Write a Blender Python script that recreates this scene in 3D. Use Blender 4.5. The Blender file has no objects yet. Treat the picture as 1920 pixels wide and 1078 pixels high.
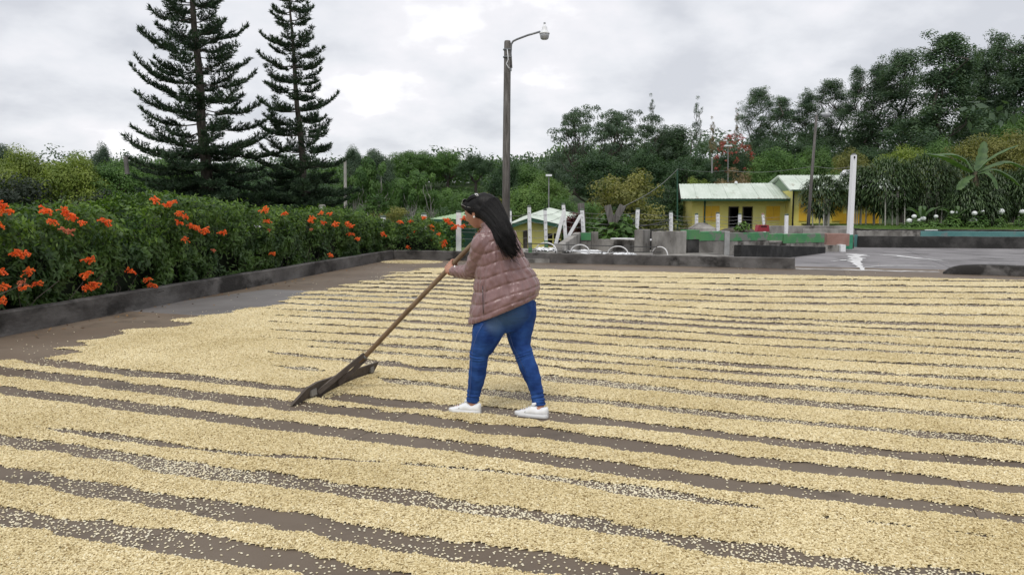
import bpy, math, random
import numpy as np
from mathutils import Vector, Matrix
PI = math.pi
S = bpy.context.scene
C = S.collection
RNG = np.random.default_rng(7)
random.seed(7)

# ------------------------------------------------------------------ camera
CAM_H, F_PX, PITCH = 1.45, 1440.0, math.radians(5.51)
cam_d = bpy.data.cameras.new('camera'); cam = bpy.data.objects.new('camera', cam_d); C.objects.link(cam)
cam.location = (0, 0, CAM_H); cam.rotation_euler = (PI / 2 - PITCH, 0, 0)
cam_d.sensor_width = 36.0; cam_d.lens = 36.0 * F_PX / 1920.0
cam_d.clip_start = 0.05; cam_d.clip_end = 5000
S.camera = cam

# ------------------------------------------------------------------ world, sun, exposure
SUN_EL, SUN_AZ = math.radians(62), math.radians(200)
w = bpy.data.worlds.new('World'); S.world = w; w.use_nodes = True
nt = w.node_tree; nt.nodes.clear()
def N(t, typ, **k):
    n = t.nodes.new(typ)
    for a, b in k.items(): setattr(n, a, b)
    return n
out = N(nt, 'ShaderNodeOutputWorld')
sky = N(nt, 'ShaderNodeTexSky', sky_type='NISHITA', sun_disc=False, sun_elevation=SUN_EL, sun_rotation=SUN_AZ)
bg1 = N(nt, 'ShaderNodeBackground'); bg1.inputs[1].default_value = 0.10
nt.links.new(sky.outputs[0], bg1.inputs[0])
tc = N(nt, 'ShaderNodeTexCoord'); sep = N(nt, 'ShaderNodeSeparateXYZ')
nt.links.new(tc.outputs['Generated'], sep.inputs[0])
def wm(op, a, b=None):
    n = N(nt, 'ShaderNodeMath', operation=op)
    for i, v in enumerate((a, b)):
        if v is None: continue
        if isinstance(v, (int, float)): n.inputs[i].default_value = v
        else: nt.links.new(v, n.inputs[i])
    return n.outputs[0]
zz = wm('ADD', wm('MAXIMUM', sep.outputs[2], 0.0), 0.34)
cx = wm('DIVIDE', sep.outputs[0], zz); cy = wm('DIVIDE', sep.outputs[1], zz)
cmb = N(nt, 'ShaderNodeCombineXYZ'); nt.links.new(cx, cmb.inputs[0]); nt.links.new(cy, cmb.inputs[1])
no1 = N(nt, 'ShaderNodeTexNoise'); no1.inputs['Scale'].default_value = 1.0; no1.inputs['Detail'].default_value = 7; no1.inputs['Roughness'].default_value = 0.5; no1.inputs['Distortion'].default_value = 0.35
no2 = N(nt, 'ShaderNodeTexNoise'); no2.inputs['Scale'].default_value = 4.0; no2.inputs['Detail'].default_value = 6; no2.inputs['Roughness'].default_value = 0.52
nt.links.new(cmb.outputs[0], no1.inputs['Vector']); nt.links.new(cmb.outputs[0], no2.inputs['Vector'])
mixv = wm('ADD', wm('MULTIPLY', no1.outputs[0], 0.62), wm('MULTIPLY', no2.outputs[0], 0.38))
rmp = N(nt, 'ShaderNodeValToRGB'); nt.links.new(mixv, rmp.inputs[0])
e = rmp.color_ramp.elements
e[0].position = 0.40; e[0].color = (0.62, 0.635, 0.68, 1)
e[1].position = 0.61; e[1].color = (1.18, 1.18, 1.18, 1)
m = e.new(0.48); m.color = (0.77, 0.78, 0.815, 1)
m = e.new(0.54); m.color = (0.86, 0.85, 0.88, 1)
bg2 = N(nt, 'ShaderNodeBackground'); bg2.inputs[1].default_value = 1.14
nt.links.new(rmp.outputs[0], bg2.inputs[0])
mx = N(nt, 'ShaderNodeMixShader'); mx.inputs[0].default_value = 0.92
nt.links.new(bg1.outputs[0], mx.inputs[1]); nt.links.new(bg2.outputs[0], mx.inputs[2]); nt.links.new(mx.outputs[0], out.inputs[0])
sl = bpy.data.lights.new('sun', 'SUN'); sl.energy = 1.5; sl.angle = math.radians(14); sl.color = (1, 0.965, 0.9)
so = bpy.data.objects.new('sun', sl); C.objects.link(so)
sd = Vector((math.cos(SUN_EL) * math.sin(SUN_AZ), math.cos(SUN_EL) * math.cos(SUN_AZ), math.sin(SUN_EL)))
so.rotation_euler = sd.to_track_quat('Z', 'Y').to_euler(); so.location = (0, 0, 50)
S.view_settings.view_transform = 'Standard'; S.view_settings.look = 'None'
S.view_settings.exposure = 0.0; S.view_settings.gamma = 1.0; S.view_settings.use_curve_mapping = False
S.cycles.max_bounces = 6; S.cycles.diffuse_bounces = 3; S.cycles.transparent_max_bounces = 6

# ------------------------------------------------------------------ measuring helpers
CT, ST = math.cos(PITCH), math.sin(PITCH)
def at(px, py, D):
    "point of the place seen at photo position px, py, D metres ahead"
    x = (px - 960) / F_PX; y = (539 - py) / F_PX
    t = D / (CT + y * ST)
    return Vector((x * t, D, CAM_H + t * (-ST + y * CT)))
def gnd(px, py, z=0.0):
    x = (px - 960) / F_PX; y = (539 - py) / F_PX
    t = (z - CAM_H) / (-ST + y * CT)
    return Vector((x * t, t * (CT + y * ST), z))
def sst(a, b, x):
    t = np.clip((np.asarray(x, float) - a) / (b - a), 0, 1); return t * t * (3 - 2 * t)

_G = [np.random.default_rng(100 + i).random((257, 257)) for i in range(4)]
def vnoise(x, y, s, k=0):
    g = _G[k]; x = np.asarray(x, float) * s + 1000.3; y = np.asarray(y, float) * s + 1000.7
    xi = np.floor(x).astype(int); yi = np.floor(y).astype(int); fx = x - xi; fy = y - yi
    fx = fx * fx * (3 - 2 * fx); fy = fy * fy * (3 - 2 * fy)
    a = g[xi % 256, yi % 256]; b = g[(xi + 1) % 256, yi % 256]; c = g[xi % 256, (yi + 1) % 256]; d = g[(xi + 1) % 256, (yi + 1) % 256]
    return (a * (1 - fx) + b * fx) * (1 - fy) + (c * (1 - fx) + d * fx) * fy
def fbm(x, y, s, k=0, o=3):
    r = 0; a = 1; t = 0
    for i in range(o): r = r + a * vnoise(x, y, s * 2 ** i, (k + i) % 4); t += a; a *= .5
    return r / t

# ------------------------------------------------------------------ materials
MATS = {}
def mat(name, col, rough=0.8, col2=None, scale=3.0, detail=5, bump=0.0, bscale=None, spec=0.4, metal=0.0, rnd=0.0,
        trans=0.0, coords='Object', stretch=(1, 1, 1), lo=0.35, hi=0.65, sheen=0.0, bdist=0.02, col3=None, s3=0.6, lo3=.5, hi3=.62, coat=0):
    m = bpy.data.materials.new(name); m.use_nodes = True; t = m.node_tree; t.nodes.clear()
    o = N(t, 'ShaderNodeOutputMaterial'); b = N(t, 'ShaderNodeBsdfPrincipled')
    b.inputs['Roughness'].default_value = rough; b.inputs['Specular IOR Level'].default_value = spec
    b.inputs['Metallic'].default_value = metal
    if sheen: b.inputs['Sheen Weight'].default_value = sheen
    if coat: b.inputs['Coat Weight'].default_value = coat
    c4 = lambda c: (c[0], c[1], c[2], 1)
    if coords == 'World':
        g = N(t, 'ShaderNodeNewGeometry'); src = g.outputs['Position']
    else:
        g = N(t, 'ShaderNodeTexCoord'); src = g.outputs[coords]
    mp = N(t, 'ShaderNodeMapping'); mp.inputs['Scale'].default_value = stretch; t.links.new(src, mp.inputs[0])
    cs = None
    if col2 is not None:
        n = N(t, 'ShaderNodeTexNoise'); n.inputs['Scale'].default_value = scale; n.inputs['Detail'].default_value = detail
        n.inputs['Roughness'].default_value = 0.6
        t.links.new(mp.outputs[0], n.inputs['Vector'])
        r = N(t, 'ShaderNodeValToRGB'); r.color_ramp.elements[0].position = lo; r.color_ramp.elements[1].position = hi
        r.color_ramp.elements[0].color = c4(col); r.color_ramp.elements[1].color = c4(col2)
        t.links.new(n.outputs[0], r.inputs[0]); cs = r.outputs[0]
    if col3 is not None:
        n = N(t, 'ShaderNodeTexNoise'); n.inputs['Scale'].default_value = s3; n.inputs['Detail'].default_value = 6
        n.inputs['Roughness'].default_value = 0.62
        t.links.new(mp.outputs[0], n.inputs['Vector'])
        r = N(t, 'ShaderNodeMapRange'); r.inputs[1].default_value = lo3; r.inputs[2].default_value = hi3
        t.links.new(n.outputs[0], r.inputs[0])
        x = N(t, 'ShaderNodeMix', data_type='RGBA'); t.links.new(r.outputs[0], x.inputs[0])
        if cs: t.links.new(cs, x.inputs[6])
        else: x.inputs[6].default_value = c4(col)
        x.inputs[7].default_value = c4(col3); cs = x.outputs[2]
    if rnd:
        oi = N(t, 'ShaderNodeObjectInfo'); r = N(t, 'ShaderNodeMapRange'); r.inputs[3].default_value = 1 - rnd; r.inputs[4].default_value = 1 + rnd
        t.links.new(oi.outputs['Random'], r.inputs[0])
        x = N(t, 'ShaderNodeVectorMath', operation='SCALE')
        if cs: t.links.new(cs, x.inputs[0])
        else: x.inputs[0].default_value = col
        t.links.new(r.outputs[0], x.inputs['Scale']); cs = x.outputs[0]
    if cs: t.links.new(cs, b.inputs['Base Color'])
    else: b.inputs['Base Color'].default_value = c4(col)
    if bump:
        n = N(t, 'ShaderNodeTexNoise'); n.inputs['Scale'].default_value = bscale or scale * 4; n.inputs['Detail'].default_value = 4
        t.links.new(mp.outputs[0], n.inputs['Vector'])
        bp = N(t, 'ShaderNodeBump'); bp.inputs['Strength'].default_value = bump; bp.inputs['Distance'].default_value = bdist
        t.links.new(n.outputs[0], bp.inputs['Height']); t.links.new(bp.outputs[0], b.inputs['Normal'])
    fin = b.outputs[0]
    if trans:
        tr = N(t, 'ShaderNodeBsdfTranslucent')
        if cs:
            v = N(t, 'ShaderNodeVectorMath', operation='MULTIPLY'); v.inputs[1].default_value = (1.5, 1.7, 0.6); t.links.new(cs, v.inputs[0]); t.links.new(v.outputs[0], tr.inputs[0])
        else: tr.inputs[0].default_value = c4(col)
        x = N(t, 'ShaderNodeMixShader'); x.inputs[0].default_value = trans
        t.links.new(fin, x.inputs[1]); t.links.new(tr.outputs[0], x.inputs[2]); fin = x.outputs[0]
    t.links.new(fin, o.inputs[0]); MATS[name] = m; return m

def leafmat(name, c1, c2, s=0.9, rough=.55, trans=.22, rnd=.12, spec=.35):
    return mat(name, c1, rough, c2, scale=s, detail=8, rnd=rnd, trans=trans, coords='World', spec=spec, lo=.38, hi=.62)

M_floor = mat('floor_concrete', (.116, .085, .059), .6, (.165, .130, .096), scale=.8, detail=7, bump=.15, bscale=60, rnd=.13, coords='World',
              col3=(.090, .068, .048), s3=1.6, lo3=.52, hi3=.68, bdist=.004, spec=.35)
M_yard = mat('yard_concrete', (.15, .14, .145), .6, (.24, .23, .235), scale=.5, detail=8, bump=.15, bscale=40, rnd=.08, coords='World', col3=(.10, .095, .095), s3=.7, lo3=.52, hi3=.62, bdist=.004)
M_curb = mat('curb_concrete', (.055, .050, .047), .9, (.16, .152, .145), scale=1.6, detail=9, bump=.5, bscale=24, coords='World', col3=(.028, .026, .024), s3=.75, lo3=.50, hi3=.57, stretch=(1, .6, 1.2))
M_conc = mat('old_concrete', (.13, .122, .11), .9, (.36, .345, .32), scale=1.6, detail=9, bump=.5, bscale=18, coords='World', col3=(.05, .045, .040), s3=1.3, lo3=.54, hi3=.64, stretch=(1, 1, .6))
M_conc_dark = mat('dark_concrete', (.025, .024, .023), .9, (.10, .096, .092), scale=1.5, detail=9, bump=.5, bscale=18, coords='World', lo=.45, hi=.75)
M_greenp = mat('green_paint_worn', (.045, .20, .09), .7, (.10, .26, .10), scale=1.2, detail=9, coords='World', col3=(.17, .18, .16), s3=2.2, lo3=.52, hi3=.58)
M_tealp = mat('teal_paint_worn', (.07, .20, .20), .7, (.12, .26, .25), scale=1.1, detail=9, coords='World', col3=(.16, .2, .2), s3=1.2, lo3=.6, hi3=.66)
M_darkgreen = mat('dark_green_paint', (.02, .075, .045), .6, (.03, .10, .06), scale=6)
M_white = mat('white_paint', (.78, .79, .80), .6, (.6, .61, .62), scale=5, detail=8, lo=.5, hi=.75, col3=(.45, .45, .43), s3=7, lo3=.64, hi3=.72)
M_whiteclean = mat('white_metal', (.8, .81, .82), .45)
M_hoop = mat('white_pipe', (.7, .7, .7), .5)
M_pole = mat('weathered_pole', (.075, .068, .062), .9, (.19, .18, .17), scale=5, detail=8, stretch=(3, 3, .35), bump=.6, bscale=14)
M_pole2 = mat('weathered_pole_thin', (.10, .10, .10), .9, (.2, .2, .2), scale=5, detail=8, stretch=(3, 3, .35))
M_metal = mat('grey_metal', (.22, .23, .24), .45, metal=.7)
M_lampw = mat('lamp_white', (.75, .76, .78), .4)
M_glass = mat('lamp_lens', (.38, .39, .41), .25, spec=.6)
M_wire = mat('wire_dark', (.05, .05, .05), .6)
M_wirel = mat('wire_light', (.25, .25, .25), .6)
M_yellow = mat('yellow_wall', (.80, .70, .20), .85, (.84, .76, .28), scale=.8, detail=7, coords='World', col3=(.70, .66, .28), s3=.8, lo3=.5, hi3=.7)
M_orange = mat('orange_shutter', (.74, .43, .035), .7, (.80, .50, .05), scale=3)
M_roofp = mat('pale_green_roof', (.48, .55, .47), .55, (.60, .66, .59), scale=1.6, detail=8, rnd=.06, stretch=(1, .35, 1), coords='World', col3=(.33, .33, .26), s3=2.2, lo3=.60, hi3=.72)
M_dark = mat('dark_interior', (.012, .011, .010), .9)
M_red = mat('red_paint', (.33, .03, .05), .6, (.4, .05, .07), scale=4)
M_brickp = mat('pinkish_plaster', (.25, .14, .11), .9, (.32, .2, .17), scale=3, coords='World')
M_grass = mat('grass_ground', (.06, .10, .022), .95, (.10, .15, .035), scale=.8, detail=9, coords='World', bump=.6, bscale=15)
M_field = mat('field_ground', (.03, .06, .02), .95, (.055, .085, .03), scale=.15, detail=9, coords='World', bump=.5, bscale=2)
M_board = mat('old_board', (.055, .042, .034), .85, (.12, .10, .085), scale=4, detail=8, stretch=(1, 1, 1), bump=.4, bscale=30)
M_handle = mat('wooden_handle', (.15, .095, .05), .6, (.24, .165, .10), scale=7, detail=7, stretch=(1, 1, 1), bump=.2)
M_bean = None

L_mid = leafmat('leaf_mid', (0.048, 0.111, 0.026), (0.122, 0.220, 0.055))
L_dark = leafmat('leaf_dark', (0.022, 0.055, 0.022), (0.059, 0.114, 0.043))
L_yel = leafmat('leaf_yellowgreen', (0.117, 0.172, 0.030), (0.261, 0.323, 0.062))
L_olive = leafmat('leaf_olive', (0.113, 0.129, 0.034), (0.234, 0.227, 0.060))
L_brown = leafmat('leaf_brownish', (.14, .105, .06), (.25, .18, .10))
L_blue = leafmat('leaf_bluish', (0.050, 0.086, 0.056), (0.102, 0.152, 0.090))
L_vdark = leafmat('leaf_very_dark', (.010, .020, .012), (.030, .046, .026))
L_euc = leafmat('leaf_eucalyptus', (0.039, 0.079, 0.046), (0.096, 0.155, 0.074))
L_pine = leafmat('pine_needles', (0.018, 0.040, 0.022), (0.047, 0.084, 0.037), s=2, trans=.08)
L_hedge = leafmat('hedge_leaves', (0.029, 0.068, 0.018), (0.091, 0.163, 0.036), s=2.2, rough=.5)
L_drac = leafmat('strap_leaves', (.022, .050, .016), (.085, .135, .050), s=4, rough=.45, trans=.12, spec=.35)
L_ban = leafmat('banana_leaf', (.05, .10, .035), (.10, .17, .06), s=3)
L_bright = leafmat('leaf_bright', (0.077, 0.154, 0.033), (0.154, 0.242, 0.061), s=2)
L_redf = leafmat('red_blossom', (.27, .045, .04), (.42, .09, .07), s=3)
L_darkred = leafmat('dark_red_leaf', (.05, .012, .015), (.11, .03, .03), s=3)
M_bark = mat('bark', (.05, .042, .035), .95, (.11, .095, .08), scale=5, detail=8, stretch=(2, 2, .5), bump=.6)
M_barkw = mat('pale_bark', (.30, .29, .26), .9, (.5, .48, .44), scale=3, detail=8, stretch=(2, 2, .7))
M_flower = mat('orange_flower', (.80, .10, .02), .5, (.92, .22, .04), scale=8, trans=.2, coords='World')
M_flowerd = mat('faded_flower', (.45, .10, .05), .6, (.6, .2, .1), scale=8, coords='World')
M_hyd = mat('white_blossom', (.75, .78, .78), .7, (.85, .87, .85), scale=20)

# ------------------------------------------------------------------ mesh helpers
def link(name, me, m=None, parent=None):
    o = bpy.data.objects.new(name, me)
    if m is not None and me is not None and len(me.materials) == 0: me.materials.append(m)
    C.objects.link(o)
    if parent is not None: o.parent = parent
    return o
def mesh(name, V, F, smooth=False, mats=None):
    me = bpy.data.meshes.new(name); V = np.asarray(V, np.float32).reshape(-1, 3)
    if isinstance(F, np.ndarray):
        k = F.shape[1]; n = F.shape[0]
        me.vertices.add(len(V)); me.vertices.foreach_set('co', V.ravel())
        me.loops.add(n * k); me.loops.foreach_set('vertex_index', F.astype(np.int32).ravel())
        me.polygons.add(n); me.polygons.foreach_set('loop_start', np.arange(n, dtype=np.int32) * k)
        me.update(calc_edges=True); me.validate()
    else:
        me.from_pydata([tuple(map(float, v)) for v in V], [], F); me.update()
    if smooth: me.polygons.foreach_set('use_smooth', [True] * len(me.polygons)); me.update()
    return me
class MB:
    "collects boxes, tubes and lofts into one mesh"
    def __init__(s): s.V = []; s.F = []
    def add(s, V, F):
        b = len(s.V); s.V += [tuple(v) for v in V]; s.F += [tuple(i + b for i in f) for f in F]; return s
    def box(s, c, d, rz=0, rx=0, ry=0, taper=1.0, bev=0.0):
        R = Matrix.Rotation(rz, 3, 'Z') @ Matrix.Rotation(ry, 3, 'Y') @ Matrix.Rotation(rx, 3, 'X'); c = Vector(c)
        V = []
        for z in (-.5, .5):
            k = taper if z > 0 else 1
            for x, y in ((-.5, -.5), (.5, -.5), (.5, .5), (-.5, .5)): V.append(c + R @ Vector((x * d[0] * k, y * d[1] * k, z * d[2])))
        return s.add(V, [(3, 2, 1, 0), (4, 5, 6, 7), (0, 1, 5, 4), (1, 2, 6, 5), (2, 3, 7, 6), (3, 0, 4, 7)])
    def prism(s, A, B, thick, z0, z1a, z1b=None, bev=0.012, nseg=1, jit=0):
        "wall from A to B (2D), thickness, bevelled worn top"
        z1b = z1a if z1b is None else z1b; A = Vector(A[:2]); B = Vector(B[:2]); d = (B - A).normalized(); n = Vector((-d.y, d.x)) * thick / 2
        sec = []
        for i in range(nseg + 1):
            t = i / nseg; p = A.lerp(B, t); z1 = z1a + (z1b - z1a) * t + (random.uniform(-jit, jit) if jit else 0)
            j = (random.uniform(-jit, jit) if jit else 0); q = p + n.normalized() * j
            nb = n * (1 - bev * 2 / thick)
            sec.append([(q - n, z0), (q - n, z1 - bev), (q - nb, z1), (q + nb, z1), (q + n, z1 - bev), (q + n, z0)])
        V = [(p.x, p.y, z) for sc in sec for p, z in sc]; F = []
        for i in range(nseg):
            for k in range(6): F.append((i * 6 + k, (i + 1) * 6 + k, (i + 1) * 6 + (k + 1) % 6, i * 6 + (k + 1) % 6))
        F.append(tuple(range(5, -1, -1))[::-1]); F.append(tuple(nseg * 6 + k for k in range(5, -1, -1)))
        return s.add(V, F)
    def tube(s, pts, r, n=8, cap=True):
        pts = [Vector(p) for p in pts]; rs = r if isinstance(r, (list, tuple)) else [r] * len(pts)
        V = []; F = []; up = None
        for i, p in enumerate(pts):
            d = (pts[min(i + 1, len(pts) - 1)] - pts[max(i - 1, 0)]).normalized()
            if up is None: up = d.orthogonal().normalized()
            a = (up - d * up.dot(d)).normalized(); up = a; b = d.cross(a)
            for k in range(n):
                t = 2 * PI * k / n; V.append(p + (a * math.cos(t) + b * math.sin(t)) * rs[i])
        for i in range(len(pts) - 1):
            for k in range(n): F.append((i * n + k, i * n + (k + 1) % n, (i + 1) * n + (k + 1) % n, (i + 1) * n + k))
        if cap: F.append(tuple(range(n))[::-1]); F.append(tuple((len(pts) - 1) * n + k for k in range(n)))
        return s.add(V, F)
    def rings(s, rings, cap=True):
        "rings: list of equal-length point lists"
        n = len(rings[0]); V = [p for r in rings for p in r]; F = []
        for i in range(len(rings) - 1):
            for k in range(n): F.append((i * n + k, i * n + (k + 1) % n, (i + 1) * n + (k + 1) % n, (i + 1) * n + k))
        if cap: F.append(tuple(range(n))[::-1]); F.append(tuple((len(rings) - 1) * n + k for k in range(n)))
        return s.add(V, F)
    def ball(s, c, r, n=10, m=7, R=None):
        r = (r, r, r) if isinstance(r, (int, float)) else r; V = []; c = Vector(c)
        rr = []
        for j in range(m + 1):
            ph = PI * (j / m) * .998 + .001
            rr.append([c + ((R @ Vector((math.sin(ph) * math.cos(2 * PI * k / n) * r[0], math.sin(ph) * math.sin(2 * PI * k / n) * r[1], -math.cos(ph) * r[2]))) if R else Vector((math.sin(ph) * math.cos(2 * PI * k / n) * r[0], math.sin(ph) * math.sin(2 * PI * k / n) * r[1], -math.cos(ph) * r[2]))) for k in range(n)])
        return s.rings(rr)
    def lathe(s, c, prof, n=16):
        c = Vector(c); return s.rings([[c + Vector((r * math.cos(2 * PI * k / n), r * math.sin(2 * PI * k / n), z)) for k in range(n)] for r, z in prof])
    def build(s, name, m, parent=None, smooth=False):
        me = bpy.data.meshes.new(name); me.from_pydata([tuple(v) for v in s.V], [], s.F); me.update()
        if smooth:
            me.polygons.foreach_set('use_smooth', [True] * len(me.polygons)); me.update()
        return link(name, me, m, parent)
def tag(o, label=None, cat=None, group=None, kind=None):
    if label: o['label'] = label
    if cat: o['category'] = cat
    if group: o['group'] = group
    if kind: o['kind'] = kind
    return o
def empty(name, loc, rz=0, label=None, cat=None, group=None):
    o = bpy.data.objects.new(name, None); C.objects.link(o); o.location = loc; o.rotation_euler = (0, 0, rz); o.empty_display_size = .2
    return tag(o, label, cat, group)
def adopt(root, *obs):
    "parent meshes built in world coordinates to a root, keeping them in place"
    inv = Matrix.LocRotScale(root.location, root.rotation_euler, root.scale).inverted()
    for o in obs: o.parent = root; o.matrix_parent_inverse = inv
    return obs

# ------------------------------------------------------------------ ground
def terr(x, y):
    x = np.asarray(x, float); y = np.asarray(y, float)
    L = 1 - sst(5.5, 11, x)
    z = -.12 - 3.0 * sst(25.5, 44, y) * L - .6 * sst(60, 90, y)
    z = z - .9 * (1 - sst(-14, -8.5, x)) * (1 - sst(30, 60, y))
    z = z + sst(70, 200, y) * 12.5 + sst(200, 700, y) * 16
    z = z + sst(0, 70, x) * sst(55, 120, y) * 4.5
    z = z + (fbm(x, y, .03, 1) - .5) * 3 * sst(70, 120, y)
    return z
gx = np.concatenate([-np.geomspace(900, 12, 46), np.linspace(-11, 30, 60), np.geomspace(32, 900, 46)])
gy = np.concatenate([[-300, -100, -30, -10], np.linspace(-4, 60, 70), np.geomspace(62, 1500, 70)])
X, Y = np.meshgrid(gx, gy); Z = terr(X, Y)
patio = (Y < 24.0) & (X > -7) & (X < 40) & (Y > -9); Z[patio] = -.35
n1, n0 = len(gx), len(gy); I = np.arange(n0 * n1).reshape(n0, n1)
Fq = np.stack([I[:-1, :-1], I[:-1, 1:], I[1:, 1:], I[1:, :-1]], -1).reshape(-1, 4)
tag(link('ground', mesh('ground', np.stack([X, Y, Z], -1), Fq, True), M_field), 'green hilly ground beyond the drying patio', kind='structure')

# corners of the drying patio
PL0 = gnd(0, 632); PC = gnd(738, 486); PR = gnd(1490, 504.5)
ldir = (PC - PL0).normalized(); PL = PL0 - ldir * 9.5                  # left kerb runs on behind the camera
bdir = (PR - PC).normalized()
# floor slabs
pf = MB().box((8, 7.5, -.16), (34, 36, .1)).build('patio_floor', M_floor); tag(pf, 'brown smooth concrete floor of the drying patio', kind='structure')
def slab_mesh(sx, sy, name):
    b = .0025; V = [(-sx, -sy, -.06), (sx, -sy, -.06), (sx, sy, -.06), (-sx, sy, -.06), (-sx, -sy, -b), (sx, -sy, -b), (sx, sy, -b), (-sx, sy, -b),
         (-sx + b, -sy + b, 0), (sx - b, -sy + b, 0), (sx - b, sy - b, 0), (-sx + b, sy - b, 0)]
    return mesh(name, V, [(0, 1, 5, 4), (1, 2, 6, 5), (2, 3, 7, 6), (3, 0, 4, 7), (4, 5, 9, 8), (5, 6, 10, 9), (6, 7, 11, 10), (7, 4, 8, 11), (8, 9, 10, 11)])
M_slab2 = mat('pale_slab', (.13, .12, .115), .5, (.19, .18, .175), scale=.8, detail=7, coords='World')
sm = slab_mesh(1.7485, 1.7485, 'floor_slab')
ang = math.atan2(bdir.y, bdir.x)
for i in range(-2, 9):
    for j in range(0, 10):
        p = PC + Vector((bdir.x, bdir.y, 0)) * (i * 3.5 + .9) + Vector((bdir.y, -bdir.x, 0)) * (j * 3.5 + .6)
        if p.x < -9 or p.x > 22 or p.y < -5 or p.y > 25: continue
        dl = (p - PL0).cross(ldir).z
        if dl < -2.2: continue
        o = link('floor_slab', sm, M_floor, pf); o.location = p; o.rotation_euler[2] = ang
        if (p - gnd(545, 548)).length < 1.9: o.material_slots[0].link = 'OBJECT'; o.material_slots[0].material = M_slab2; o['label'] = 'paler smoother floor slab'

def kerb(A, B, name, label, th=.16, z1=.29, nseg=40, m=M_curb, flip=0, jit=.006, z1b=None):
    n = Vector((-(B - A).normalized().y, (B - A).normalized().x, 0)) * (th / 2) * (1 if not flip else -1)
    o = MB().prism(A + n, B + n, th, -.3, z1, z1b, bev=.02, nseg=nseg, jit=jit).build(name, m); return tag(o, label, 'kerb')
kerb(PL, PC, 'kerb_wall', 'long dark stained concrete kerb along the foot of the flowering hedge')
kerb(PC + bdir * -.0, PR, 'kerb_wall', 'dark concrete kerb across the back of the patio behind the raking woman')
# right kerb with a rounded end
RA = gnd(1768, 513); RB = gnd(1990, 520)
d = (RB - RA).normalized(); mbk = MB(); sec = []
for i in range(22):
    s = i * .12 if i < 12 else 1.4 + (i - 12) * .6
    zt = .24 * math.sqrt(max(0.02, 1 - max(0, (0.75 - s) / .75) ** 2.2)) + random.uniform(-.004, .004); p = RA + d * s; n = Vector((-d.y, d.x, 0)) * .13
    sec.append([p - n + Vector((0, 0, -.2)), p - n + Vector((0, 0, zt * .8)), p - n * .75 + Vector((0, 0, zt)), p + n * .75 + Vector((0, 0, zt)), p + n + Vector((0, 0, zt * .8)), p + n + Vector((0, 0, -.2))])
tag(mbk.rings(sec).build('kerb_wall', M_curb, None, True), 'low kerb with a rounded end at the right edge of the patio', 'kerb')

# yard behind on the right with slabs, cracks filled white
yd = MB().box((19, 29, -.17), (28, 18, .1)).build('yard_floor', M_yard); tag(yd, 'grey concrete yard behind the right side of the patio', kind='structure')
sm2 = slab_mesh(1.99, 1.99, 'yard_slab')
Y0 = PR + Vector((0.3, .25, 0))
for i in range(-1, 7):
    for j in range(0, 5):
        p = Y0 + bdir * (i * 4 + 1.7) + Vector((-bdir.y, bdir.x, 0)) * (j * 4 + 2.2); p.z = -.002
        if p.y > 37 : continue
        o = link('yard_slab', sm2, M_yard, yd); o.location = p; o.rotation_euler[2] = ang
M_lime = mat('white_filler', (.5, .5, .5), .8, (.7, .7, .7), scale=6, coords='World')
_cz = [.004]
def crack(pts, ws, lab):
    _cz[0] += .0015; P = [gnd(*p, z=_cz[0]) for p in pts]; V = []; F = []
    pp = []; ww = []
    for i in range(len(P) - 1):
        for k in range(6):
            t = k / 6; pp.append(P[i].lerp(P[i + 1], t)); ww.append((ws[i] + (ws[i + 1] - ws[i]) * t) * random.uniform(.55, 1.35))
    pp.append(P[-1]); ww.append(ws[-1])
    for i, p in enumerate(pp):
        dd = (pp[min(i + 1, len(pp) - 1)] - pp[max(0, i - 1)]).normalized(); n = Vector((-dd.y, dd.x, 0)) * ww[i] / 2; j = n * random.uniform(-.6, .6)
        V += [p - n + j, p + n + j]
        if i: F.append((2 * i - 2, 2 * i, 2 * i + 1, 2 * i - 1))
    if F:
        o = link('crack_filler', mesh('crack_filler', V, F), M_lime, yd); tag(o, lab)
crack([(1492, 503.5), (1560, 505), (1640, 507), (1700, 508.5), (1762, 509.5)], [.16, .2, .22, .2, .12], 'long white filler line along the patio edge')
crack([(1617, 506), (1611, 498), (1604, 490), (1603, 480)], [.12, .2, .3, .4], 'branching white filler strip')
crack([(1588, 476), (1606, 477.5), (1624, 480)], [.3, .6, .4], 'white filler blotch')
crack([(1594, 483), (1608, 483.5), (1620, 485)], [.2, .5, .2], 'lower white filler blotch')
crack([(1557, 490), (1580, 488), (1600, 486)], [.06, .12, .3], 'thin white crack running left')
crack([(1650, 478), (1680, 479), (1730, 485), (1768, 489)], [.1, .35, .2, .1], 'white crack running right')
crack([(1620, 501), (1660, 498), (1715, 498), (1755, 500)], [.06, .12, .12, .06], 'faint lower white crack')
crack([(1590, 459), (1622, 459.5)], [.2, .3], 'short white mark beside the post')

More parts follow.
